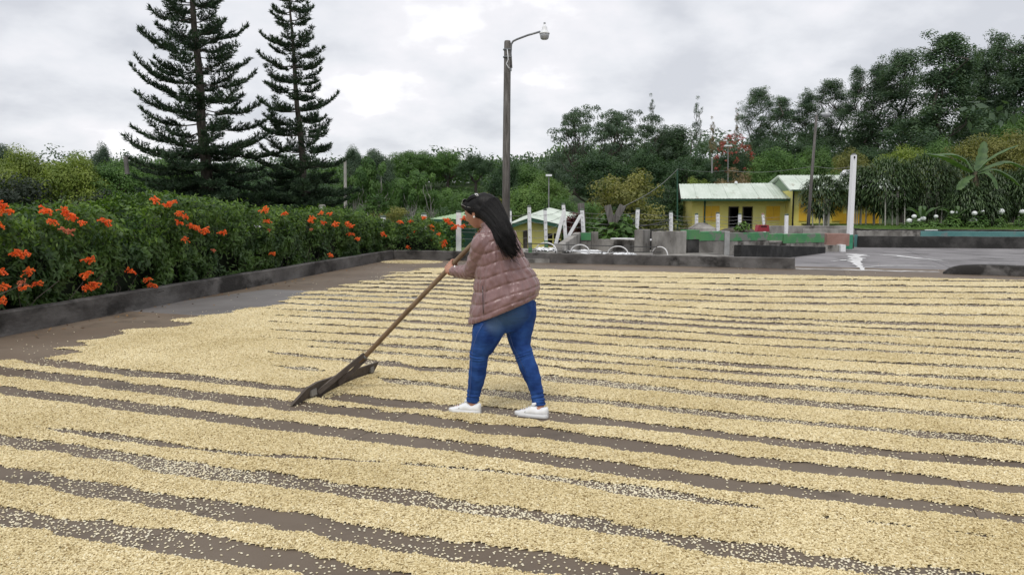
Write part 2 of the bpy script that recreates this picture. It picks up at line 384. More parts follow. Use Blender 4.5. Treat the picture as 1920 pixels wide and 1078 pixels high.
# ------------------------------------------------------------------ coffee laid out to dry
def G(pts): return [gnd(*p) for p in pts]
gaps = []   # xs, ys, half widths, scatter, breakup
def gap(pts, wpx, scat=.05, brk=.25):
    if not isinstance(wpx, (list, tuple)): wpx = [wpx] * len(pts)
    if pts[0][0] <= 5:
        (x0, y0), (x1, y1) = pts[0], pts[1]; k = (y1 - y0) / (x1 - x0); pts = [(x0 - 400, y0 - 400 * k)] + list(pts); wpx = [wpx[0]] + list(wpx)
    (x0, y0), (x1, y1) = pts[-2], pts[-1]
    if x1 >= 1395 or y1 > 1050:
        k = (y1 - y0) / (x1 - x0); pts = list(pts) + [(x1 + 400, y1 + 400 * k)]; wpx = list(wpx) + [wpx[-1]]
    P = G(pts); hw = [abs(gnd(p[0], p[1] - v / 2).y - gnd(p[0], p[1] + v / 2).y) / 2 for p, v in zip(pts, wpx)]
    xs = [p.x for p in P]; o = np.argsort(xs)
    gaps.append((np.array(xs)[o], np.array([p.y for p in P])[o], np.array(hw)[o], scat, brk))
gap([(30, 672), (70, 678), (222, 698), (362, 712), (480, 723.5), (575, 734), (631, 745), (761, 759), (904, 768), (1038, 782), (1176, 797), (1315, 813), (1400, 822), (1668, 851), (1920, 875)], [8, 9, 11, 10, 10, 10, 15, 17, 15, 17, 17, 17, 17, 17, 16], .07, .15)
gap([(0, 696), (167, 716), (334, 740), (480, 755), (613, 769), (678, 775), (800, 789), (900, 802), (1010, 811), (1149, 832), (1259, 847), (1400, 865), (1668, 894), (1920, 921)], [12, 14, 15, 16, 16, 17, 18, 19, 22, 22, 23, 23, 23, 22], .05, .1)
gap([(0, 733), (167, 753), (334, 773), (480, 793), (700, 821), (900, 846), (1038, 866), (1176, 885), (1315, 904), (1400, 914), (1668, 942), (1920, 974)], [13, 14, 17, 18, 20, 22, 24, 26, 28, 27, 26, 26], .045, .1)
gap([(70, 801), (195, 818), (345, 839), (459, 851), (700, 866), (928, 884), (1066, 902), (1149, 915), (1259, 929), (1370, 946), (1534, 969), (1679, 985), (1829, 1004), (1920, 1014)], [5, 8, 7, 8, 6, 7, 11, 14, 13, 12, 12, 13, 11, 8], .6, .6)
gap([(0, 826), (97, 839), (195, 854), (306, 871), (417, 886), (480, 893), (700, 926), (900, 954), (1038, 973), (1176, 998), (1315, 1020), (1400, 1036), (1668, 1071)], [18, 19, 19, 21, 23, 26, 28, 30, 34, 36, 38, 36, 34], .36, .25)
gap([(0, 887), (125, 908), (250, 929), (375, 946), (640, 996), (900, 1040), (1038, 1060), (1200, 1090)], [26, 28, 28, 29, 34, 38, 40, 40], .14, .16)
gap([(0, 968), (125, 989), (250, 1004), (375, 1026), (640, 1068), (760, 1090)], [28, 30, 36, 40, 42, 42], .22, .2)
gap([(100, 1030), (160, 1046), (229, 1062), (300, 1080)], [4, 9, 9, 8], .45, .8)
gap([(700, 706), (724, 713), (800, 722), (904, 735), (995, 745), (1080, 751), (1400, 784), (1660, 808), (1920, 832)], [2, 9, 10, 12, 12, 12, 13, 13, 13], .26, .35)
gap([(500, 660), (520, 663), (650, 676), (683, 680), (761, 689), (800, 693), (930, 701), (1021, 709), (1080, 716), (1400, 747), (1920, 792)], [2, 5, 5, 8, 10, 10, 10, 10, 10, 11, 11], .26, .4)
gap([(500, 686), (560, 691), (624, 698)], [2, 4, 4], .4, .9)
gap([(560, 648), (585, 652), (659, 657), (800, 670), (930, 677), (1080, 693), (1400, 719), (1920, 763)], [2, 4, 5, 6, 6, 7, 9, 10], .26, .45)
for a, b, c, ss, w8 in ((654, 701, 739, .070, 5), (636, 688, 717, .06, 4.5), (620, 666, 696, .055, 5), (606, 647, 674, .05, 4), (593, 631, 661, .045, 4), (581, 618, 644, .04, 4),
                   (570, 606, 629, .036, 3.6), (560, 597, 615, .032, 4), (551, 583, 594, .028, 3), (543, 569, 575, .024, 3), (535, 557, 563, .02, 2.6), (528, 546, 551, .018, 2.4), (521, 535, 540, .016, 2), (514, 524, 529, .01, 1.6)):
    gap([(480, a - 320 * ss), (620, a - 180 * ss), (800, a), (1100, a + (b - a) * .52), (1400, b), (1920, c)], [w8 * .05, w8 * .7, w8 * 1.1, w8 * 1.15, w8 * 1.3, w8 * 1.35], .26, .42)
# outline of the coffee on the left and back
LB = G([(-420, 690), (-200, 684), (-60, 680), (44, 671), (126, 655), (177, 645), (221, 637), (271, 624), (334, 608), (410, 592), (460, 581), (560, 559), (622, 539), (680, 530), (727, 516), (775, 505), (799, 503)])
BB = G([(799, 503), (1000, 505), (1200, 510), (1400, 515), (1650, 520), (1920, 526), (2300, 533)])
lbx = np.array([p.x for p in LB]); lby = np.array([p.y for p in LB]); bbx = np.array([p.x for p in BB]); bby = np.array([p.y for p in BB])
def left_limit(y): return np.interp(y, lby, lbx)      # x of the left outline at depth y
def cover(x, y):
    "cover: how far inside the coffee (metres, signed); sc: share of stray beans outside the ridges"
    n1_ = fbm(x, y, 9, 0, 3) - .5; n2_ = fbm(x * .35, y, 5, 1, 3) - .5
    dl = np.where(y < lby[0], 9, x - left_limit(y)) + (fbm(x * .3, y, 3.2, 2, 2) - .5) * 1.1 + n1_ * .15
    yb = np.interp(x, bbx, bby)
    db = (yb - y) + n1_ * .25
    sd_ = np.minimum(dl * .7, db); sc = np.where(sd_ < 0, .035 * np.exp(sd_ / .12) + .0015, 0.0)
    for xs, ys, hw, scat, brk in gaps:
        yc = np.interp(x, xs, ys) + (vnoise(x, y * 0 + len(xs) * 7.3, .9, 3) - .5) * .05; h = np.interp(x, xs, hw) * sst(0, .25, x - xs[0]) * sst(0, .25, xs[-1] - x)
        hn = h * (1 + brk * 5.0 * (fbm(x * .5 + ys[0] * 3, y * 1.2, 2.6, 3, 3) - .53)) + n1_ * (.045 + .35 * h)
        g = np.abs(y - yc) - np.where(h > .001, hn, -.5)
        inside = g < 0
        s_here = 1.7 * scat * np.clip(.25 + 3.2 * (fbm(x, y, 1.3, 2, 2) - .36), .05, 1.6) + .02
        sc = np.where(inside & (dl > -.05), np.maximum(sc, s_here + .45 * np.exp(g / .012)), sc)
        sd_ = np.minimum(sd_, g)
    return sd_, sc
def ridge(sd_, x, y):
    return .004 + .022 * np.clip(sd_ / .11, 0, 1) ** .7 * (.75 + .5 * (fbm(x, y, 4, 1, 2) - .5)) + .004 * (vnoise(x, y, 55, 2) - .5)
# bed: sheet of piled beans (grid finer near the viewer)
ys_ = []; yv = 2.2
while yv < 22.6: ys_.append(yv); yv += max(.011, .0026 * yv ** 1.35 * .62)
ys_ = np.array(ys_); us = np.linspace(-.80, .80, 620)
Yg, Ug = np.meshgrid(ys_, us, indexing='ij'); Xg = Ug * (Yg + .4)
sdg, scg = cover(Xg, Yg)
Zg = ridge(sdg, Xg, Yg); Zg = np.where(sdg > 0, Zg, .0005)
I = np.arange(Zg.size).reshape(Zg.shape)
ok = (sdg[:-1, :-1] > -.006) & (sdg[1:, 1:] > -.006) & (sdg[1:, :-1] > -.006) & (sdg[:-1, 1:] > -.006)
Fq = np.stack([I[:-1, :-1], I[:-1, 1:], I[1:, 1:], I[1:, :-1]], -1)[ok]
used = np.unique(Fq); remap = np.zeros(Zg.size, int); remap[used] = np.arange(len(used))
Vg = np.stack([Xg, Yg, Zg], -1).reshape(-1, 3)[used]

def bean_material(name, bed):
    m = bpy.data.materials.new(name); m.use_nodes = True; t = m.node_tree; b = t.nodes['Principled BSDF']
    b.inputs['Roughness'].default_value = .7; b.inputs['Specular IOR Level'].default_value = .25
    g = N(t, 'ShaderNodeNewGeometry')
    n = N(t, 'ShaderNodeTexNoise'); n.inputs['Scale'].default_value = 1.1; n.inputs['Detail'].default_value = 7; t.links.new(g.outputs['Position'], n.inputs['Vector'])
    r = N(t, 'ShaderNodeValToRGB'); t.links.new(n.outputs[0], r.inputs[0]); e = r.color_ramp.elements
    e[0].position = .33; e[0].color = (.61, .51, .285, 1); e[1].position = .66; e[1].color = (.74, .64, .395, 1)
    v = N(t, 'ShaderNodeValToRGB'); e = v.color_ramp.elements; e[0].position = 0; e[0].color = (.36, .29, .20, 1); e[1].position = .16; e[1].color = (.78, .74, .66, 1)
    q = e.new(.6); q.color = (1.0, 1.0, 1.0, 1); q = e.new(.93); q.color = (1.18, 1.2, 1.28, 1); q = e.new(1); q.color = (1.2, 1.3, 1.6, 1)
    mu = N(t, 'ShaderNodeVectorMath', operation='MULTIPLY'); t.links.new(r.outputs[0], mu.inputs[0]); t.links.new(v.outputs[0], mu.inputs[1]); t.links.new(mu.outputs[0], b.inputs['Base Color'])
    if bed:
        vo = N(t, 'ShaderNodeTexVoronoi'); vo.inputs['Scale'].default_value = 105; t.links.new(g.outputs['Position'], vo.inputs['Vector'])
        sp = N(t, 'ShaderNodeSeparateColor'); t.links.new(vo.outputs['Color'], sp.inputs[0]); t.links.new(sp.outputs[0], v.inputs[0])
        bp = N(t, 'ShaderNodeBump'); bp.invert = True; bp.inputs['Strength'].default_value = .9; bp.inputs['Distance'].default_value = .006
        t.links.new(vo.outputs['Distance'], bp.inputs['Height']); t.links.new(bp.outputs[0], b.inputs['Normal'])
    else:
        oi = N(t, 'ShaderNodeObjectInfo'); t.links.new(oi.outputs['Random'], v.inputs[0])
        at_ = N(t, 'ShaderNodeAttribute'); at_.attribute_type = 'INSTANCER'; at_.attribute_name = 'loose'
        x = N(t, 'ShaderNodeMix', data_type='RGBA'); t.links.new(at_.outputs['Fac'], x.inputs[0]); t.links.new(mu.outputs[0], x.inputs[6]); x.inputs[7].default_value = (.76, .71, .56, 1); t.links.new(x.outputs[2], b.inputs['Base Color'])
    return m
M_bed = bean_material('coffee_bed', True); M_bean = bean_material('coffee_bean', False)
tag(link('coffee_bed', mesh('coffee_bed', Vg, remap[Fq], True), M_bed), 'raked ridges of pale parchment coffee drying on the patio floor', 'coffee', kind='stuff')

def bean_points(y0, y1, dens, k, size, up=1.0):
    n = int(dens * .78 * (y1 + .4) * 2 * (y1 - y0)); x = RNG.uniform(-1, 1, n) * .78 * (y1 + .4); y = RNG.uniform(y0, y1, n)
    keep = np.abs(x) < .78 * (y + .4); x = x[keep]; y = y[keep]
    s, sc = cover(x, y); p = np.where(s > 0, np.clip(.55 + s / .03, 0, 1), np.clip(sc * k, 0, .9))
    keep = RNG.random(len(x)) < p; x = x[keep]; y = y[keep]; s = s[keep]
    z = np.where(s > 0, ridge(s, x, y) + RNG.uniform(-.001, .004, len(x)), .003)
    flat = s <= 0
    rot = np.stack([RNG.normal(0, .5, len(x)) * np.where(flat, .25, 1), RNG.normal(0, .5, len(x)) * np.where(flat, .25, 1), RNG.uniform(0, 2 * PI, len(x))], -1)
    scl = size * RNG.uniform(.72, 1.24, len(x))
    return np.stack([x, y, z], -1), rot, scl, (s < -.01) * RNG.uniform(.35, 1, len(x))
parts_ = [bean_points(2.2, 4.4, 11500, .42, 1.0), bean_points(4.4, 6.6, 8200, .55, 1.02), bean_points(6.6, 9.5, 3900, .8, 1.12), bean_points(9.5, 14, 1300, .9, 1.3), bean_points(14, 22.6, 420, .9, 1.5)]
P_ = np.concatenate([p[0] for p in parts_]); R_ = np.concatenate([p[1] for p in parts_]); S_ = np.concatenate([p[2] for p in parts_]); LO_ = np.concatenate([p[3] for p in parts_])
# heaped beans beside the rake blade and in the far corner
def heap(cx, cy, rx, ry, n, h, rot=0):
    a = RNG.uniform(0, 2 * PI, n); r = np.sqrt(RNG.random(n)); x = r * np.cos(a) * rx; y = r * np.sin(a) * ry
    c, s = math.cos(rot), math.sin(rot); zz = h * (1 - r ** 2) + .004
    return np.stack([cx + x * c - y * s, cy + x * s + y * c, zz], -1), np.stack([RNG.normal(0, .6, n), RNG.normal(0, .6, n), a * 3], -1), RNG.uniform(.85, 1.15, n)
hp = gnd(772, 491.5); q1 = heap(hp.x, hp.y, .95, .75, 5000, .02, -.3)
q2 = heap(-1.32, 6.45, .10, .55, 1600, .035, -.3)
P_ = np.concatenate([P_, q1[0], q2[0]]); R_ = np.concatenate([R_, q1[1], q2[1]]); S_ = np.concatenate([S_, q1[2] * 1.5, q2[2]]); LO_ = np.concatenate([LO_, np.zeros(len(q1[2]) + len(q2[2]))])
bm_ = bpy.data.meshes.new('coffee_beans'); bm_.vertices.add(len(P_)); bm_.vertices.foreach_set('co', P_.astype(np.float32).ravel())
a_ = bm_.attributes.new('rot', 'FLOAT_VECTOR', 'POINT'); a_.data.foreach_set('vector', R_.astype(np.float32).ravel())
a_ = bm_.attributes.new('scl', 'FLOAT', 'POINT'); a_.data.foreach_set('value', S_.astype(np.float32))
a_ = bm_.attributes.new('loose', 'FLOAT', 'POINT'); a_.data.foreach_set('value', LO_.astype(np.float32))
bo = link('coffee_beans', bm_, M_bean); tag(bo, 'countless pale parchment coffee beans lying on the ridges and loose between them', 'coffee', kind='stuff')
ng = bpy.data.node_groups.new('beans', 'GeometryNodeTree')
ng.interface.new_socket('Geometry', in_out='INPUT', socket_type='NodeSocketGeometry'); ng.interface.new_socket('Geometry', in_out='OUTPUT', socket_type='NodeSocketGeometry')
gi = ng.nodes.new('NodeGroupInput'); go = ng.nodes.new('NodeGroupOutput')
ico = ng.nodes.new('GeometryNodeMeshIcoSphere'); ico.inputs['Radius'].default_value = .0056; ico.inputs['Subdivisions'].default_value = 2
tf = ng.nodes.new('GeometryNodeTransform'); tf.inputs['Scale'].default_value = (1, .72, .5)
smn = ng.nodes.new('GeometryNodeSetMaterial'); smn.inputs['Material'].default_value = M_bean
iop = ng.nodes.new('GeometryNodeInstanceOnPoints')
na = ng.nodes.new('GeometryNodeInputNamedAttribute'); na.data_type = 'FLOAT_VECTOR'; na.inputs[0].default_value = 'rot'
nb = ng.nodes.new('GeometryNodeInputNamedAttribute'); nb.data_type = 'FLOAT'; nb.inputs[0].default_value = 'scl'
e2r = ng.nodes.new('FunctionNodeEulerToRotation')
lk = ng.links.new
lk(ico.outputs['Mesh'], tf.inputs['Geometry']); lk(tf.outputs[0], smn.inputs['Geometry']); lk(gi.outputs[0], iop.inputs['Points']); lk(smn.outputs[0], iop.inputs['Instance'])
lk(na.outputs[0], e2r.inputs[0]); lk(e2r.outputs[0], iop.inputs['Rotation']); lk(nb.outputs[0], iop.inputs['Scale']); lk(iop.outputs[0], go.inputs[0])
md = bo.modifiers.new('beans', 'NODES'); md.node_group = ng
print('beans', len(P_), 'bed quads', len(Fq))

# ------------------------------------------------------------------ foliage helpers
def leafquads(c, nrm, L, W, rng=RNG, droop=0.0, aim=None):
    "rhombic leaves; c (n,3), nrm (n,3) facing, L, W half sizes (n,)"
    n = len(c); r = rng.normal(size=(n, 3)) if aim is None else aim + rng.normal(size=(n, 3)) * .35
    u = r - nrm * (r * nrm).sum(1, keepdims=True); u /= np.linalg.norm(u, axis=1, keepdims=True) + 1e-9
    if droop: u[:, 2] -= droop; u /= np.linalg.norm(u, axis=1, keepdims=True)
    w_ = np.cross(nrm, u); w_ /= np.linalg.norm(w_, axis=1, keepdims=True) + 1e-9
    L = np.broadcast_to(L, (n,))[:, None]; W = np.broadcast_to(W, (n,))[:, None]
    V = np.stack([c - u * L, c - u * L * .1 + w_ * W, c + u * L, c - u * L * .1 - w_ * W], 1).reshape(-1, 3)
    F = np.arange(4 * n).reshape(n, 4); return V, F
def unit(v): return v / (np.linalg.norm(v, axis=-1, keepdims=True) + 1e-9)
def crown_mesh(name, cl, rad, n, leaf, rng, upb=.45, flat=.8):
    "leaf clumps: cl (m,3) centres, rad (m,) radii"
    m_ = len(cl); k = rng.choice(m_, n, p=(rad ** 2) / (rad ** 2).sum()); dn = unit(rng.normal(size=(n, 3)))
    dn[:, 2] = np.where(rng.random(n) < upb, np.abs(dn[:, 2]), dn[:, 2]); rr = rng.random(n) ** .35
    c = cl[k] + dn * (rad[k] * rr)[:, None] * np.array([1, 1, flat])
    nr = unit(dn * 1.0 + rng.normal(size=(n, 3)) * .38 + np.array([0, 0, .35]))
    V, F = leafquads(c, nr, leaf * rng.uniform(.7, 1.3, n), leaf * .5 * rng.uniform(.7, 1.3, n), rng)
    return mesh(name, V, F)
def limb_mb(mb, a, b, r0, r1, rng, wig=.05, n=5, sides=5):
    a = Vector(a); b = Vector(b); L = (b - a).length; pts = []
    for i in range(n + 1):
        t = i / n; p = a.lerp(b, t) + Vector((0, 0, -.12 * L * math.sin(PI * t)))
        if 0 < i < n: p += Vector(rng.normal(0, wig * L, 3))
        pts.append(p)
    mb.tube(pts, [r0 + (r1 - r0) * i / n for i in range(n + 1)], sides, False)
def variant(kind, seed, asp=1.0):
    "normalised tree: height 1, crown width 1 -> (trunk mesh, crown mesh)"
    rng = np.random.default_rng(seed); tb = MB(); cl = []; rad = []
    if kind == 'round':
        m_ = 85; d = unit(rng.normal(size=(m_, 3))); d[:, 2] = np.abs(d[:, 2]) * 1.1 - .45; r = rng.uniform(.55, .92, m_) * (1 + .25 * np.sin(d[:, 0] * 5 + seed) * np.cos(d[:, 1] * 4))
        cl = d * r[:, None] * np.array([.43, .43, .40]) + np.array([0, 0, .56]); rad = rng.uniform(.08, .145, m_); nl, lf, tr = 24000, .0105, .28
    elif kind == 'bush':
        m_ = 75; d = unit(rng.normal(size=(m_, 3))); d[:, 2] = np.abs(d[:, 2]); r = rng.uniform(.6, .95, m_)
        cl = d * r[:, None] * np.array([.45, .45, .88]); rad = rng.uniform(.08, .15, m_); nl, lf, tr = 20000, .0115, .1
    elif kind == 'umbrella':
        for lv, (z, R, k) in enumerate(((.965, .34, 22), (.86, .50, 36), (.70, .50, 34), (.52, .40, 16))):
            for i in range(k):
                a = rng.uniform(0, 2 * PI); q = R * math.sqrt(rng.uniform(.1, 1)); cl.append((q * math.cos(a), q * math.sin(a), z - .3 * q * q + rng.normal(0, .025))); rad.append(rng.uniform(.055, .10))
        cl = np.array(cl); rad = np.array(rad); nl, lf, tr = 18000, .0095, .35
    elif kind == 'euc':
        for i in range(84):
            t = rng.random() ** .8; z = .22 + .76 * t; R = .48 * (1 - .62 * t ** 2.6) * (.72 + .40 * math.sin(t * 11 + seed * 1.7)); a = rng.uniform(0, 2 * PI); q = R * rng.uniform(.35, 1)
            cl.append((q * math.cos(a), q * math.sin(a), z)); rad.append(rng.uniform(.06, .13) * (1.2 - .4 * t))
        cl = np.array(cl); rad = np.array(rad); nl, lf, tr = 26000, .0085, .2
    elif kind == 'eucfull':
        for i in range(150):
            t = rng.random() ** .9; z = .10 + .86 * t; R = .46 * (1 - .8 * t ** 1.8) * (.8 + .3 * math.sin(t * 13 + seed)); a = rng.uniform(0, 2 * PI); q = R * rng.uniform(.45, 1)
            cl.append((q * math.cos(a), q * math.sin(a), z)); rad.append(rng.uniform(.055, .11) * (1.15 - .4 * t))
        cl = np.array(cl); rad = np.array(rad); nl, lf, tr = 36000, .0085, .1
    elif kind == 'wispy':
        for i in range(46):
            t = rng.random(); z = .2 + .78 * t; R = .40 * (1 - t) + .04; a = rng.uniform(0, 2 * PI); q = R * rng.uniform(.3, 1)
            cl.append((q * math.cos(a), q * math.sin(a), z + q * .2)); rad.append(rng.uniform(.035, .08))
        cl = np.array(cl); rad = np.array(rad); nl, lf, tr = 5000, .009, .15
    elif kind == 'sparse':
        m_ = 46; d = unit(rng.normal(size=(m_, 3))); d[:, 2] = np.abs(d[:, 2]) - .2; r = rng.uniform(.5, .95, m_)
        cl = d * r[:, None] * np.array([.48, .48, .42]) + np.array([0, 0, .6]); rad = rng.uniform(.05, .10, m_); nl, lf, tr = 16000, .0125, .3
    rad = np.array(rad); cl = np.array(cl)
    if asp < 1:
        cl = np.concatenate([cl, cl * np.array([.93, .93, 1]) + rng.normal(size=cl.shape) * np.array([.05, .05, .035])]); rad = np.concatenate([rad, rad]) * asp * 1.3
        cl[:, :2] *= asp; lf *= asp * 1.35; nl = int(nl * 1.25)
    rt = .016 if kind in ('euc', 'eucfull', 'wispy') else (.03 if kind != 'umbrella' else .035)
    if kind == 'sparse': rt = .022
    rt *= asp ** .5
    if kind in ('euc', 'eucfull', 'wispy'):
        pts = [(rng.normal(0, .01) * i, rng.normal(0, .01) * i, -.03 + i / 8 * .97) for i in range(9)]
        tb.tube(pts, [rt * (1 - i / 8 * .8) for i in range(9)], 6)
        for i in rng.choice(len(cl), 22, replace=False):
            z0 = max(.1, cl[i][2] - .12); limb_mb(tb, (0, 0, z0), cl[i], rt * .3, .002, rng)
    else:
        top = Vector((rng.normal(0, .02), rng.normal(0, .02), max(.12, tr)))
        tb.tube([(0, 0, -.04), (rng.normal(0, .01), 0, tr * .5), top], [rt * 1.25, rt, rt * .8], 7)
        nb = 6; ends = []
        for i in range(nb):
            a = 2 * PI * i / nb + rng.uniform(-.3, .3); q = rng.uniform(.12, .22); e_ = Vector((q * math.cos(a), q * math.sin(a), top.z + rng.uniform(.10, .25))); ends.append(e_)
            limb_mb(tb, top, e_, rt * .6, rt * .35, rng)
        for i in rng.choice(len(cl), min(len(cl), 40), replace=False):
            c_ = Vector(cl[i]); e_ = min(ends, key=lambda q: (q - c_).length); limb_mb(tb, e_, c_, rt * .28, .0025, rng, .07)
    tm = bpy.data.meshes.new('trunk'); tm.from_pydata([tuple(v) for v in tb.V], [], tb.F); tm.update()
    cm = crown_mesh('crown', cl, rad, nl, lf, rng, flat=(.45 if kind == 'umbrella' else .8)); return tm, cm
VAR = {'R1': variant('round', 1), 'R2': variant('round', 2), 'R3': variant('round', 3), 'B1': variant('bush', 4), 'B2': variant('bush', 5), 'U': variant('umbrella', 6),
       'E1': variant('euc', 7, .38), 'E2': variant('euc', 8, .38), 'E3': variant('euc', 19, .38), 'F1': variant('eucfull', 9, .5), 'F2': variant('eucfull', 10, .5), 'K': variant('wispy', 11, .35), 'T1': variant('round', 41, .5), 'T2': variant('round', 42, .5), 'D1': variant('bush', 43, .5), 'S': variant('sparse', 12)}
def withmat(me, m):
    "same mesh data, own material slot on the object"
    return me
def tree(name, px, ytop, D, wpx, kind, m, label, cat='tree', bark=None, zb=None, rot=None, group=None):
    p = at(px, 400, D); base = float(terr(p.x, D)) if zb is None else zb
    top = at(px, ytop, D).z; H = top - base; W = wpx / F_PX * D * (1.5 if kind[0] == 'E' else 1.15 if kind[0] in 'RUF' else 1.05) * (1.32 if kind[0] in 'EF' and px > 1630 else 1)
    r = empty(name, (p.x, D, base), random.uniform(0, 6.28) if rot is None else rot, label, cat, group)
    if kind[0] == 'R' and H / W > 1.45: kind = 'T1' if int(px) % 2 else 'T2'
    if kind[0] == 'B' and H / W > 1.45: kind = 'D1'
    asp = {'E': .38, 'F': .5, 'K': .35, 'T': .5, 'D': .5}.get(kind[0], 1.0); tm, cm = VAR[kind]
    for nm, me, mm in (('trunk', tm, bark or M_bark), ('crown', cm, m)):
        o = bpy.data.objects.new(nm, me)
        if len(me.materials) == 0: me.materials.append(mm)
        C.objects.link(o); o.parent = r; o.scale = (W / asp, W / asp, H)
        o.material_slots[0].link = 'OBJECT'; o.material_slots[0].material = mm
    return r

